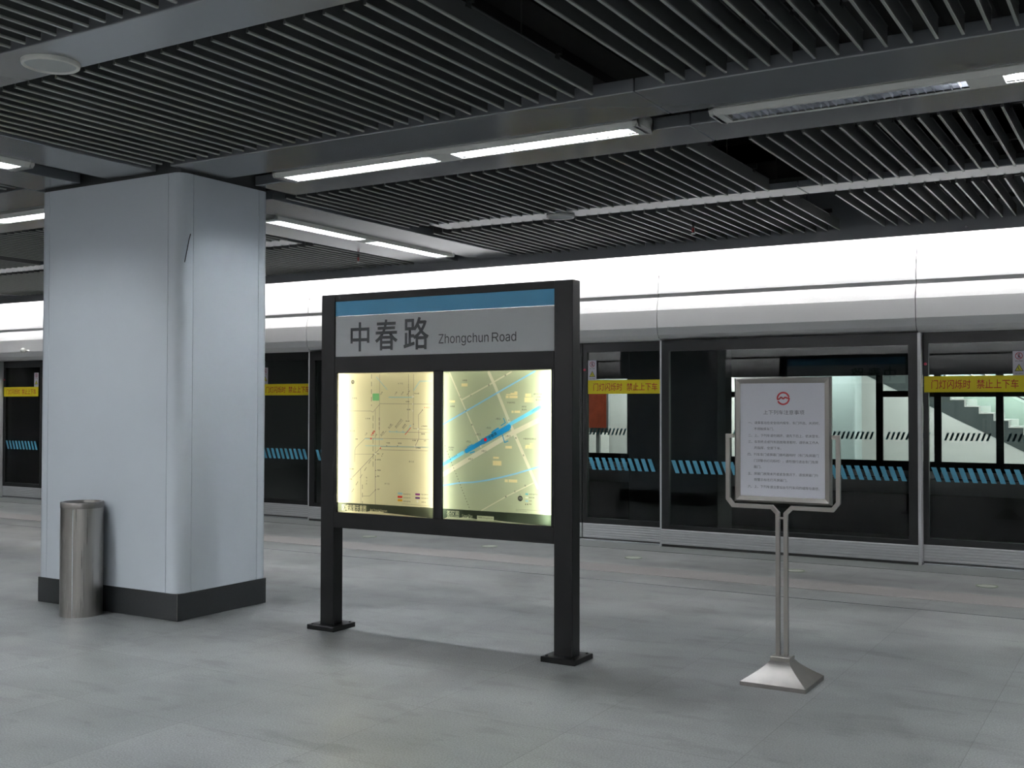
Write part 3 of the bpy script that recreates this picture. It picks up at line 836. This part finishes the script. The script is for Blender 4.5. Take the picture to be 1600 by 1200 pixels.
MB().box(CX0+lg, CX1-lg, CY1-.02, CY1, .19, CZ).ob('face_panel', 'column', col_)
MB().box(CX0, CX0+.02, CY0+lg, CY1-lg, .19, CZ).ob('face_panel', 'column', col_)
MB().box(CX1-.02, CX1, CY0+lg, CY1-lg, .19, CZ).ob('face_panel', 'column', col_)
MB().box(CX0+.024, CX1-.024, CY0+.024, CY1-.024, .01, 4.3).ob('core', 'seam', col_)
MB().box(CX0+.012, CX1-.008, CY0+.006, CY1-.008, 0, .188, .004).ob('skirting', 'dark_stone', col_)
MB().box(CX1-.0095, CX1-.0065, CY0+.0045, CY0+.0075, 0, .187).ob('corner_joint', 'stand_metal', col_)
# loose black cable out of the corner seam
cp = at(295, 366, 0, CX1); q = at(288, 411, 1, CY0)
c = MB(); pts = [Vector((CX1+.002, CY0+.092, 2.705)), Vector((CX1+.008, CY0+.072, 2.66)), Vector((CX1+.008, CY0+.056, 2.59)), Vector((CX1+.002, CY0+.040, 2.50))]
for a, b in zip(pts, pts[1:]): c.cyl(a, b, .0035, 8)
c.ob('loose_seal', 'cable', col_)
MB().cyl((CX0-.03, CY0+.1, .075), (CX0+.02, CY0+.1, .075), .012, 12).ob('side_knob', 'brass_knob', col_)

# ================================================================== LITTER BIN
bx, by, br_ = at(127.5, 880, 1, 5.13).x, 5.13, .146
bin_ = empty('litter_bin', (bx, by, 0), 'tall brushed steel cylinder bin standing against the column front', 'bin')
MB().lathe([(.0005, 0), (br_, 0), (br_, .772), (br_-.006, .772), (br_-.006, .02), (.0005, .02)], (bx, by), 72).ob('body', 'steel', bin_, smooth=True)
MB().lathe([(br_+.0015, .765), (br_+.0025, .80), (br_, .808), (br_-.018, .808), (br_-.022, .80), (br_-.022, .765), (br_+.0015, .765)], (bx, by), 72).ob('rim', 'steel_base', bin_, smooth=True)
MB().lathe([(br_-.024, .79), (br_-.026, .30), (.0005, .30)], (bx, by), 48).ob('liner', 'black', bin_, smooth=True)
a = radians(-62)
c = MB().box(-.0035, .0035, -.0015, .0015, .004, .765)
c.bm.transform(Matrix.Translation((bx+br_*cos(a), by+br_*sin(a), 0)) @ Matrix.Rotation(a+pi/2, 4, 'Z'))
c.ob('weld_seam', 'alu_bright', bin_)

# ================================================================== MAP BOARD
SY = 5.65                       # front plane of the posts
sb = empty('map_board', (-3.93, SY+.05, 0), 'black free-standing station board with two lit maps under a blue and grey name panel', 'information board')
LX0, LX1, RX0, RX1 = -4.887, -4.772, -3.092, -2.968
SD = .095
for (a, b) in ((LX0, LX1), (RX0, RX1)):
    MB().box(a, b, SY, SY+SD, .03, 2.245, .003, 1).ob('post', 'sign_black', sb)
    cx = (a+b)/2
    c = MB().box(cx-.115, cx+.115, SY+SD/2-.115, SY+SD/2+.115, 0, .032, .003, 1)
    for u in (-.088, .088):
        for v in (-.088, .088): c.cyl((cx+u, SY+SD/2+v, .03), (cx+u, SY+SD/2+v, .038), .008, 6)
    c.ob('base_plate', 'sign_black', sb)
MB().box(LX1, RX0, SY+.002, SY+SD-.002, 2.197, 2.245, .002, 1).ob('top_rail', 'sign_black', sb)
c = MB().box(LX1, RX0, SY+.002, SY+SD-.002, 1.718, 1.826, .002, 1); c.box(LX1, RX0, SY+.002, SY+SD-.002, .683, .786, .002, 1)
c.box(-3.964, -3.896, SY+.002, SY+SD-.002, .786, 1.718)
c.box(LX1, -4.750, SY+.002, SY+SD-.002, .786, 1.718); c.box(-3.112, RX0, SY+.002, SY+SD-.002, .786, 1.718)
c.ob('map_frame', 'sign_black', sb)
MB().box(-4.750, -3.112, SY+SD-.004, SY+SD-.001, .786, 1.718).ob('back_cover', 'sign_black', sb)
for sgn in (1, -1):             # name panel on both faces
    yf = SY+.010 if sgn == 1 else SY+SD-.010
    y2 = yf+.004*sgn
    nm = MB().box(LX1, RX0, min(yf, y2), max(yf, y2), 1.826, 2.096).ob('name_panel', 'sign_grey', sb)
    MB().box(LX1, RX0, min(yf, y2)-.001, max(yf, y2)+.001, 2.099, 2.197).ob('blue_band', 'sign_blue', sb)
    MB().box(LX1, RX0, min(yf, yf-.002*sgn), max(yf, yf-.002*sgn), 2.0955, 2.0995).ob('trim_bead', 'alu_bright', sb)
    c = MB(); back = sgn == -1; yt = yf-.0018*sgn
    if not back:
        for ch, a, b, z0, z1 in (('中', -4.642, -4.484, 1.858, 2.052), ('春', -4.436, -4.252, 1.861, 2.062), ('路', -4.204, -4.004, 1.859, 2.068)):
            put_text(c, ch, a, z0, yt, size=.2, width=b-a, height=z1-z0, bold=.012)
        put_text(c, 'Zhongchun', -3.928, 1.876, yt, size=.06, width=.372, height=.076)
        put_text(c, 'oad', -3.476, 1.8925, yt, size=.06, width=.118, height=.058)
        seg(c, (-3.528, 1.893), (-3.528, 1.949), .0068, yt)                                       # capital R from strokes
        pline(c, [(-3.528, 1.9458), (-3.502, 1.9458)], .0064, yt); pline(c, [(-3.528, 1.9192), (-3.502, 1.9192)], .0064, yt)
        disc(c, (-3.503, 1.9325), .0165, yt, 12, .0101, -pi/2, pi/2); seg(c, (-3.505, 1.919), (-3.487, 1.893), .0068, yt)
    else:
        for ch, a, b in (('中', 0, .158), ('春', .206, .39), ('路', .438, .638)):
            put_text(c, ch, RX0-.13-a, 1.86, yt, size=.2, width=b-a, height=.2, bold=.012, back=True)
        put_text(c, 'Zhongchun Road', RX0-.13-.714, 1.876, yt, size=.06, width=.570, height=.076, back=True)
    c.ob('name_lettering', 'sign_ink', nm)

# light box interior
LB = MB()
yb = SY+SD-.006
LB.box(-4.750, -3.112, yb-.002, yb, .786, 1.718)
LB.box(-4.750, -3.112, SY+.016, yb, 1.714, 1.718); LB.box(-4.750, -3.112, SY+.016, yb, .786, .790)
LB.box(-4.752, -4.748, SY+.016, yb, .786, 1.718); LB.box(-3.114, -3.110, SY+.016, yb, .786, 1.718)
LB.box(-3.966, -3.962, SY+.016, yb, .786, 1.718); LB.box(-3.898, -3.894, SY+.016, yb, .786, 1.718)
LB.ob('box_liner', 'box_white', sb)
for x, mt, rr in ((-4.722, 'box_tube', .011), (-3.972, 'box_tube', .0035), (-3.888, 'box_tube_w', .0035), (-3.140, 'box_tube_w', .011)):
    MB().cyl((x, SY+.050, .80), (x, SY+.050, 1.705), rr, 10).ob('box_tube', mt, sb)
YM = SY+.014
def printed(lst, parent, y):
    for i, (name, mt, fn) in enumerate(lst):
        c = MB(); fn(c, y-.0006*(i+1)); c.ob(name, mt, parent)
# ---- rail transit diagram (left)
m1 = MB().box(-4.750, -3.962, YM, YM+.002, .786, 1.718).ob('rail_map', 'map_beige', sb); m1['label'] = 'lit beige rail transit diagram'
bar1 = cut_film('title_bar', 'map_bar', (-4.750, -3.962, .786, .852), [('区域运营示意图', -4.713, .799, .205, .042), ('Rail Transit Diagram', -4.475, .802, .14, .020)], YM-.0006, sb)
def A1(X, Y): q = at(520+X/9.41, 575+Y/9.41, 1, YM); return (q.x, q.z)
def A2(X, Y): q = at(520+X/9.41, 690+Y/9.41, 1, YM); return (q.x, q.z)
def m1_grey(c, y):
    w = .0022
    pline(c, [A1(690, 90), A1(688, 540), A1(685, 1030), A2(684, 60)], w, y)
    pline(c, [A1(1190, 90), A1(1185, 890), A1(1460, 905)], w, y)
    pline(c, [A1(1115, 90), A1(1110, 760)], w, y)
    pline(c, [A1(690, 525), A1(1460, 530)], w, y); pline(c, [A1(690, 535), A1(590, 650), A1(560, 632), A1(240, 630)], w, y)
    pline(c, [A1(480, 1030), A1(1420, 1050)], w, y); pline(c, [A1(860, 940), A1(1430, 950)], w, y)
    pline(c, [A1(480, 1030), A1(340, 1170), A2(325, 130), A2(320, 300)], w, y)
    pline(c, [A2(700, 95), A2(285, 530)], .003, y); pline(c, [A2(700, 70), A2(1420, 85)], .0045, y); pline(c, [A2(700, 120), A2(1400, 135)], w, y)
    pline(c, [A2(625, 185), A2(625, 930)], .0028, y); pline(c, [A2(410, 390), A2(415, 920)], w, y)
    pline(c, [A2(630, 710), A2(540, 800), A2(440, 800)], w, y)
    pline(c, [A1(625, 620), A1(625, 1000), A2(625, 170)], w, y); pline(c, [A2(320, 185), A2(620, 185)], w*.7, y)
    pline(c, [A1(1320, 620), A1(1260, 690), A1(1265, 1040), A1(1210, 1150)], .003, y)
def m1_dark(c, y):
    w = .003
    dash(c, A1(570, 90), A1(570, 560), w, y, .03, .02); dash(c, A1(595, 700), A2(595, 380), w, y, .035, .015)
    dash(c, A1(683, 730), A1(684, 920), w, y, .02, .01); dash(c, A1(1115, 240), A1(1115, 420), w, y, .008, .006)
    dash(c, A2(560, 270), A2(270, 760), w*.8, y, .03, .03); dash(c, A2(437, 630), A2(437, 920), w, y, .03, .025)
    dash(c, A2(740, 170), A2(720, 220), w, y)
    q = A1(296, 206); disc(c, q, .0135, y, 18, .009)
    c.poly([(q[0]-.004, y, q[1]-.010), (q[0]+.004, y, q[1]-.010), (q[0], y, q[1]+.011)])
    for P, txt in ((A1(815, 890), '合川路'), (A1(915, 880), '漕河泾开发区'), (A1(1020, 890), '桂林路'), (A1(700, 1000), '星中路'), (A1(620, 1010), '七宝'), (A1(475, 1000), '九亭')):
        put_text(c, txt, P[0], P[1], y, size=.0125, rot=radians(48))
    for a, b in ((A1(830, 895), A1(890, 825)), (A1(930, 890), A1(1035, 765)), (A1(1035, 900), A1(1090, 840)), (A1(710, 1010), A1(790, 925))): seg(c, a, b, .0016, y)
    for P, txt in ((A1(700, 400), '虹桥路'), (A1(910, 400), '古北路'), (A1(1005, 400), '延安路'), (A1(1090, 400), '娄山关路')): put_text(c, txt, P[0], P[1], y, size=.009, rot=radians(52))
    for P, txt in ((A1(1075, 790), '宜山路'), (A1(335, 1055), '泗泾'), (A1(1200, 385), '中山公园'), (A1(1075, 505), '虹桥路'), (A1(1090, 620), '宜山路'), (A1(1300, 865), '上海体育馆'),
                   (A2(655, 275), '春申路'), (A2(655, 430), '银都路'), (A2(655, 520), '颛桥'), (A2(655, 190), '莘庄'), (A2(655, 710), '北桥'), (A2(790, 30), '外环路'), (A2(960, 35), '莲花路'), (A2(1220, 105), '上海南站'),
                   (A2(250, 410), '松江新城'), (A2(250, 560), '车墩'), (A1(1300, 980), '漕宝路'), (A1(1170, 1075), '石龙路'), (A1(1340, 1080), '龙华')):
        put_text(c, txt, P[0], P[1], y, size=.0098, bold=.01)
    for P, txt in ((A1(960, 240), '长 宁 区'), (A1(290, 455), '青 浦 区'), (A1(480, 755), '九 亭 镇'), (A1(255, 935), '松 江 区'), (A2(1120, 305), '徐 汇 区'), (A2(765, 630), '闵 行 区')):
        put_text(c, txt, P[0], P[1], y, size=.0115)
    for i, ch in enumerate('松江区'): q = A2(490, 540+i*45); put_text(c, ch, q[0], q[1], y, size=.0115)
    for k, (X, Y) in enumerate(((1040, 775), (1040, 828), (1040, 880), (1300, 780), (1300, 835))):
        q = A2(X, Y); put_text(c, '轨道交通%s号线' % '91235'[k], q[0], q[1]-.002, y, size=.0088)
    q = A2(1305, 893); put_text(c, '换乘车站', q[0], q[1]-.002, y, size=.0088)
    for P in (A1(955, 1145), A1(795, 1145), A2(635, 268), A2(635, 425), A2(635, 517), A2(632, 708), A1(1188, 826), A1(1250, 1070), A1(1320, 618)): disc(c, P, .0032, y, 10)
    for a, b in ((A2(1020, 915), A2(1420, 945)), (A2(1290, 960), A2(1420, 972))): dash(c, a, b, .0016, y, .003, .0016)
def m1_blue(c, y):
    w = .004
    pline(c, [A1(820, 430), A1(1190, 432)], w*1.3, y); pline(c, [A1(1190, 330), A1(1280, 195), A1(1460, 190)], w*1.2, y); pline(c, [A1(640, 130), A1(800, 320)], w, y)
    pline(c, [A1(830, 935), A1(1080, 948), A1(1150, 840)], w, y); pline(c, [A1(470, 1040), A1(740, 1048)], w, y); pline(c, [A2(480, 60), A2(1420, 85)], w*.8, y)
    for P in (A1(835, 935), A1(940, 935), A1(1035, 935), A1(1140, 850)): disc(c, P, .005, y, 12)
def m1_red(c, y):
    q = A1(560, 1000); put_text(c, '中春路', q[0], q[1], y, size=.0155, rot=radians(48), bold=.02)
    seg(c, A1(1065, 980), A1(1150, 875), .004, y); disc(c, A1(565, 1038), .006, y, 12)
    q = A2(704, 97); disc(c, q, .005, y, 12); disc(c, A1(1355, 580), .003, y, 8); q = A1(1375, 592); put_text(c, '火车站', q[0], q[1], y, size=.0095)
def block(P, Q):
    def f(c, y): a, b = P, Q; rect(c, a[0], b[0], b[1], a[1], y)
    return f
printed([('map_lines', 'f_grey', m1_grey), ('map_routes', 'f_river', m1_blue), ('map_print', 'f_dark', m1_dark), ('map_highlight', 'f_red', m1_red)], m1, YM)
def legend(c, y, lst):
    for X, Y in lst:
        a = A2(X, Y-15); b = A2(X+68, Y+17); rect(c, a[0], b[0], min(a[1], b[1]), max(a[1], b[1]), y)
for nm_, mt_, ps in (('legend_blue', 'f_river', [(958, 763)]), ('legend_red', 'f_red', [(955, 811)]), ('legend_orange', 'f_orange', [(955, 862)]), ('legend_purple', 'f_purple', [(1215, 775)]), ('legend_violet', 'f_violet', [(1215, 828)])):
    c = MB(); legend(c, YM-.001, ps); c.ob(nm_, mt_, m1)
c = MB(); a, b = A1(585, 375), A1(682, 480); rect(c, a[0], b[0], b[1], a[1], YM-.0003); c.ob('airport_patch', 'f_green', m1)
c = MB(); disc(c, A1(296, 206), .012, YM-.0003, 20); c.ob('compass_disc', 'f_disc', m1)
c = MB()
for P, rr in ((A1(1180, 420), .0085), (A1(1180, 530), .005), (A1(1180, 630), .005), (A1(1258, 898), .006), (A2(628, 183), .006), (A2(1208, 70), .006), (A2(1250, 880), .008)): disc(c, P, rr, YM-.0035, 14)
c.ob('interchange_marks', 'f_white', m1)
# ---- street plan (right)
def B1(X, Y): q = at(685+X/8.889, 575+Y/8.889, 1, YM); return (min(-3.114, max(-3.894, q.x)), min(1.716, q.z))
def B2(X, Y): q = at(685+X/8.889, 695+Y/8.889, 1, YM); return (min(-3.114, max(-3.894, q.x)), max(.855, q.z))
ROADS, RIVERS, LINE, STATION, SPOT = [], [], [], [], []
def road(lst, pts, wd): lst.extend((a, b, wd) for a, b in zip(pts, pts[1:]))
road(ROADS, [B1(155, 65), B1(320, 450), B1(570, 1020), B1(590, 1100)], .009)
road(ROADS, [B1(330, 440), B1(700, 235), B1(1010, 55)], .009)
road(ROADS, [B1(700, 62), B1(790, 260), B1(980, 740), B2(1130, 20), B2(1380, 600)], .020)
road(ROADS, [B2(62, 410), B1(1010, 915), B1(1400, 720), B1(1545, 650)], .030)
road(ROADS, [B2(600, 920), B2(930, 725), B2(1320, 530)], .007)
road(RIVERS, [B1(62, 780), B1(380, 600), B1(860, 320), B1(1340, 45)], .009)
road(RIVERS, [B2(62, 565), B2(280, 530), B2(480, 520), B2(660, 495), B2(880, 450), B2(1100, 395), B2(1230, 355), B2(1400, 305)], .009)
road(LINE, [B2(62, 270), B2(340, 110)], .022); road(LINE, [B1(960, 800), B1(1410, 545)], .022)
road(STATION, [B2(390, 85), B1(980, 815)], .028); road(STATION, [B1(620, 1020), B1(960, 835)], .036)
road(STATION, [B1(880, 900), B1(920, 1035), B1(965, 1015)], .006); road(STATION, [B1(870, 800), B1(930, 760), B1(905, 700)], .006)
road(STATION, [B1(745, 900), B1(765, 880), B1(830, 840)], .012); road(STATION, [B1(400, 1100), B1(470, 1062)], .005); road(STATION, [B2(440, 115), B2(500, 95)], .007)
road(SPOT, [B1(651, 995), B1(652, 996)], .021)
BLK = []
def bl(F, X0, Y0, X1, Y1): a = F(X0, Y0); b = F(X1, Y1); BLK.append((a[0], b[0], b[1], a[1]))
for q in ((320, 215, 405, 255), (145, 450, 230, 480), (935, 385, 975, 420), (985, 385, 1100, 420), (940, 362, 1098, 376), (1000, 345, 1098, 362), (1055, 325, 1098, 345),
          (1205, 355, 1285, 400), (1195, 410, 1320, 475), (1015, 592, 1045, 625), (1055, 592, 1135, 625), (1210, 1070, 1330, 1090), (1270, 1045, 1330, 1070)): bl(B1, *q)
for q in ((930, 15, 1020, 52), (760, 165, 840, 195), (755, 220, 875, 290), (920, 480, 965, 520), (975, 480, 1095, 525), (1205, 20, 1240, 52), (1248, 20, 1330, 52)): bl(B2, *q)
m2 = MB().box(-3.896, -3.112, YM, YM+.002, .786, 1.718).ob('street_map', plan_film('street_plan_film', (.63, .66, .54), [(ROADS, (.90, .87, .76)), (RIVERS, (.45, .74, .95)), (LINE, (.40, .80, .95)), (STATION, (.10, .45, .68)), (SPOT, (.85, .04, .08))], BLK, (.98, .88, .64), sb.location), sb)
m2['label'] = 'lit green street plan with blue river and line'
bar2 = cut_film('title_bar', 'map_bar', (-3.896, -3.112, .786, .852), [('街区图', -3.866, .801, .092, .042), ('Street Plan', -3.752, .804, .078, .021), (None, -3.640, .799, .122, .023)], YM-.0006, sb)
def m2_dark(c, y):
    dash(c, B2(90, 10), B2(440, 915), .004, y, .006, .013)
    for P, txt in ((B1(800, 715), '1号口'), (B1(665, 840), '1号口'), (B1(520, 930), '6号口'), (B1(385, 1030), '5号口'), (B1(935, 955), '2号口'), (B2(600, 95), '3号口'), (B2(415, 205), '4号口')):
        put_text(c, txt, P[0], P[1]-.003, y, size=.0145)
    for P, txt in ((B1(335, 180), '沈家塘'), (B1(165, 540), '朱家塘'), (B1(955, 488), '宁虹新苑区'), (B1(1325, 370), '闵行区九星'), (B1(1352, 410), '七宝镇'), (B1(1352, 450), '服务中心'), (B1(1160, 545), '闵行区'), (B1(1158, 585), '星站苑'),
                   (B1(1180, 990), '中春商务区居住区'), (B1(135, 1110), '沪松路街'), (B2(145, 75), '文卫站')):
        put_text(c, txt, P[0], P[1]-.002, y, size=.0115)
    q = B1(690, 985); put_text(c, '中春路', q[0], q[1], y, size=.023, rot=radians(29), bold=.01)
    q = B2(150, 215); put_text(c, '往松江新城方向', q[0], q[1], y, size=.0095, rot=radians(29)); q = B1(1295, 612); put_text(c, '往桂林路方向', q[0], q[1], y, size=.0095, rot=radians(29))
    for P, txt in ((B1(440, 395), '沪'), (B1(690, 250), '星'), (B1(920, 115), '路'), (B1(970, 740), '中'), (B1(1065, 985), '春'), (B2(1170, 160), '路'), (B2(925, 735), '横'), (B2(1050, 660), '泾'), (B2(1195, 580), '路'), (B1(295, 415), '七'), (B1(372, 610), '莘'), (B1(455, 800), '路')):
        put_text(c, txt, P[0], P[1], y, size=.0125)
    q = B2(1137, 745); disc(c, q, .017, y, 20, .010)
    c.poly([(q[0]-.006, y, q[1]-.014), (q[0]+.002, y, q[1]-.014), (q[0], y, q[1]+.015)])
    put_text(c, 'N', q[0]-.004, q[1]+.022, y, size=.011)
    for P, txt in ((B2(1258, 695), '轨道交通9号线'), (B2(1258, 742), '规划线路'), (B2(1258, 788), '水域'), (B2(1258, 835), '铁路')): put_text(c, txt, P[0], P[1], y, size=.0095)
    for X in (1208, 1236): a = B2(X, 817); b = B2(X+10, 838); rect(c, a[0], b[0], b[1], a[1], y)
    dash(c, B2(1075, 897), B2(1430, 915), .0016, y, .003, .0016); dash(c, B2(1075, 915), B2(1230, 925), .0016, y, .003, .0016)
printed([('map_print', 'f_dark', m2_dark)], m2, YM)
c = MB(); disc(c, B2(1137, 745), .016, YM-.0003, 20); c.ob('compass_disc', 'f_disc', m2)
for nm_, mt_, ps in (('legend_blue', 'f_line', 685), ('legend_white', 'f_white', 733), ('legend_sky', 'f_river', 780)):
    c = MB(); a = B2(1208, ps-12); b = B2(1248, ps+12); rect(c, a[0], b[0], b[1], a[1], YM-.001); c.ob(nm_, mt_, m2)
c = MB(); put_text(c, '中春路 Zhongchun Rd.', -3.634, .804, YM-.0012, width=.110, height=.012, size=.012); c.ob('station_lettering', 'f_dark', bar2)

# ================================================================== NOTICE STAND
TY = 5.84
ns = empty('notice_stand', (-1.785, TY, 0), 'slim steel floor stand holding a framed white notice with a red ring logo', 'notice stand')
FX0, FX1, FZ0, FZ1 = -2.052, -1.517, .971, 1.66; fw = .034
def miter(mb, x0, x1, z0, z1, w_, y0, dpt):
    O = [(x0, z0), (x1, z0), (x1, z1), (x0, z1)]; I = [(x0+w_, z0+w_), (x1-w_, z0+w_), (x1-w_, z1-w_), (x0+w_, z1-w_)]
    H = .3
    Md = [(a[0]*(1-H)+b[0]*H, a[1]*(1-H)+b[1]*H) for a, b in zip(O, I)]
    for i in range(4):
        j = (i+1) % 4
        for P, Q, ya, yb_ in ((O, Md, y0+.010, y0), (Md, I, y0, y0+.007)):
            mb.poly([(P[i][0], ya, P[i][1]), (P[j][0], ya, P[j][1]), (Q[j][0], yb_, Q[j][1]), (Q[i][0], yb_, Q[i][1])])
        mb.poly([(O[i][0], y0+.010, O[i][1]), (O[i][0], y0+dpt, O[i][1]), (O[j][0], y0+dpt, O[j][1]), (O[j][0], y0+.010, O[j][1])])
c = MB(); miter(c, FX0, FX1, FZ0, FZ1, fw, TY, .03)
bmesh.ops.recalc_face_normals(c.bm, faces=c.bm.faces[:])
c.ob('frame', 'stand_frame', ns)
MB().box(FX0+.004, FX1-.004, TY+.022, TY+.029, FZ0+.004, FZ1-.004).ob('back_board', 'grey_metal', ns)
pp = MB().box(FX0+fw-.002, FX1-fw+.002, TY+.009, TY+.012, FZ0+fw-.002, FZ1-fw+.002).ob('notice', 'paper', ns); pp['label'] = 'white notice sheet with red logo'
yp = TY+.0082
def NP(X, Y): q = at(1120+X/5, 570+Y/5, 1, TY); return (q.x, q.z)
c = MB(); Cc = NP(515, 263); Rr = .0365; r0 = .0275
disc(c, Cc, Rr, yp, 28, r0, radians(14), radians(186)); disc(c, Cc, Rr, yp, 28, r0, radians(206), radians(366))
pline(c, [(Cc[0]-.034, Cc[1]-.006), (Cc[0]-.021, Cc[1]-.003), (Cc[0]-.012, Cc[1]+.008), (Cc[0], Cc[1]-.003), (Cc[0]+.012, Cc[1]+.008), (Cc[0]+.021, Cc[1]+.001), (Cc[0]+.034, Cc[1]+.003)], .0085, yp-.0002)
c.ob('logo', 'logo_red', pp)
c = MB()
a, b = NP(360, 388), NP(680, 388); put_text(c, '上下列车注意事项', a[0], a[1], yp, width=b[0]-a[0], height=.024, size=.024)
lines = [(242, 464, 800, '一、请乘客站在安全线内候车，车门开启、关闭时，'), (288, 512, 442, '不得触摸车门。'), (242, 563, 800, '二、上、下列车请勿拥挤，请先下后上，依次登车。'),
         (242, 612, 792, '三、车到终点或列车因故障清客时，请听从工作人'), (288, 660, 500, '员指挥，全部下车。'), (238, 710, 792, '四、列车车门或屏蔽门蜂鸣器响时（车门及屏蔽门'),
         (288, 760, 788, '门顶警示灯闪烁时），请勿强行进出车门及屏'), (286, 808, 345, '蔽门。'), (240, 860, 790, '五、屏蔽门故障未开或紧急情况下，请按屏蔽门外'),
         (288, 908, 548, '侧警示标志打开屏蔽门。'), (240, 960, 800, '六、上、下列车请注意站台与列车间的缝隙与高低。')]
for X0, Y, X1, t in lines:
    a, b = NP(X0, Y), NP(X1, Y); put_text(c, t, a[0], a[1], yp, width=b[0]-a[0], height=.0165, size=.017)
c.ob('notice_lettering', 'paper_ink', pp)
# fork of square tube
h = .011
prof = [(-h, TY+.004), (h, TY+.004), (h, TY+.026), (-h, TY+.026)]
cxs = (-1.823+-1.752)/2
for s_ in (-1, 1):
    pth = [(cxs+s_*.022, .13), (cxs+s_*.022, .915), (cxs+s_*.055, .948), (cxs+s_*.275, .948), (cxs+s_*.305, .985), (cxs+s_*.305, 1.335), (cxs+s_*.272, 1.335)]
    MB().sweep(pth, prof).ob('fork_tube', 'stand_metal', ns)
MB().box(cxs-.012, cxs+.012, TY+.008, TY+.022, .885, .895).ob('spacer', 'stand_metal', ns)
MB().box(cxs-.055, cxs+.055, TY-.03, TY+.06, .115, .145, .003).ob('collar', 'stand_metal', ns)
# pyramid base with concave faces
b = bmesh.new(); R0 = []
half = .178; cyb = TY+.012
for t in range(9):
    k = t/8; s_ = half*(1-k)**1.35*.82+.055*(1-(1-k)**1.35) + (half*.18)*(1-k); z = .022+.098*k**1.0
    R0.append([b.verts.new((cxs+u*s_, cyb+v*s_, z)) for u, v in ((-1, -1), (1, -1), (1, 1), (-1, 1))])
bot = [b.verts.new((cxs+u*half, cyb+v*half, 0)) for u, v in ((-1, -1), (1, -1), (1, 1), (-1, 1))]
allr = [bot]+R0
for p0, p1 in zip(allr, allr[1:]):
    for i in range(4): b.faces.new((p0[i], p0[(i+1) % 4], p1[(i+1) % 4], p1[i]))
b.faces.new(allr[-1]); b.faces.new(bot[::-1])
c = MB().take(b); c.ob('base', 'steel_base', ns)

# ================================================================== FLOOR DISCS
first = None
DL = ['round ring marker in the floor at the left photo edge', 'round ring marker in the floor behind the map board, left one', 'round ring marker in the floor behind the map board, right one',
      'round ring marker in the floor just right of the map board', 'round ring marker in the floor just right of the notice stand', 'round ring marker in the floor nearest the right photo edge']
for k, (px, py) in enumerate(((18, 790), (574, 839), (758, 855), (985, 873), (1248, 889.5), (1549, 909))):
    p = at(px, py, 2, 0); p = Vector((p.x, 9.86, 0))
    if first is None:
        first = empty('floor_marker', p, DL[0], 'floor marker', 'round markers in the floor along the screen doors')
        MB().lathe([(.088, .0005), (.088, .004), (.074, .004), (.074, .0005)], (p.x, p.y), 36).ob('ring', mat('green_ring', (.16, .20, .13), .5), first)
        MB().lathe([(.0005, .0025), (.074, .0025)], (p.x, p.y), 30).ob('disc', mat('glow_disc', (.34, .36, .32), .4), first)
    else: copy_tree(first, p-first.location, DL[k])
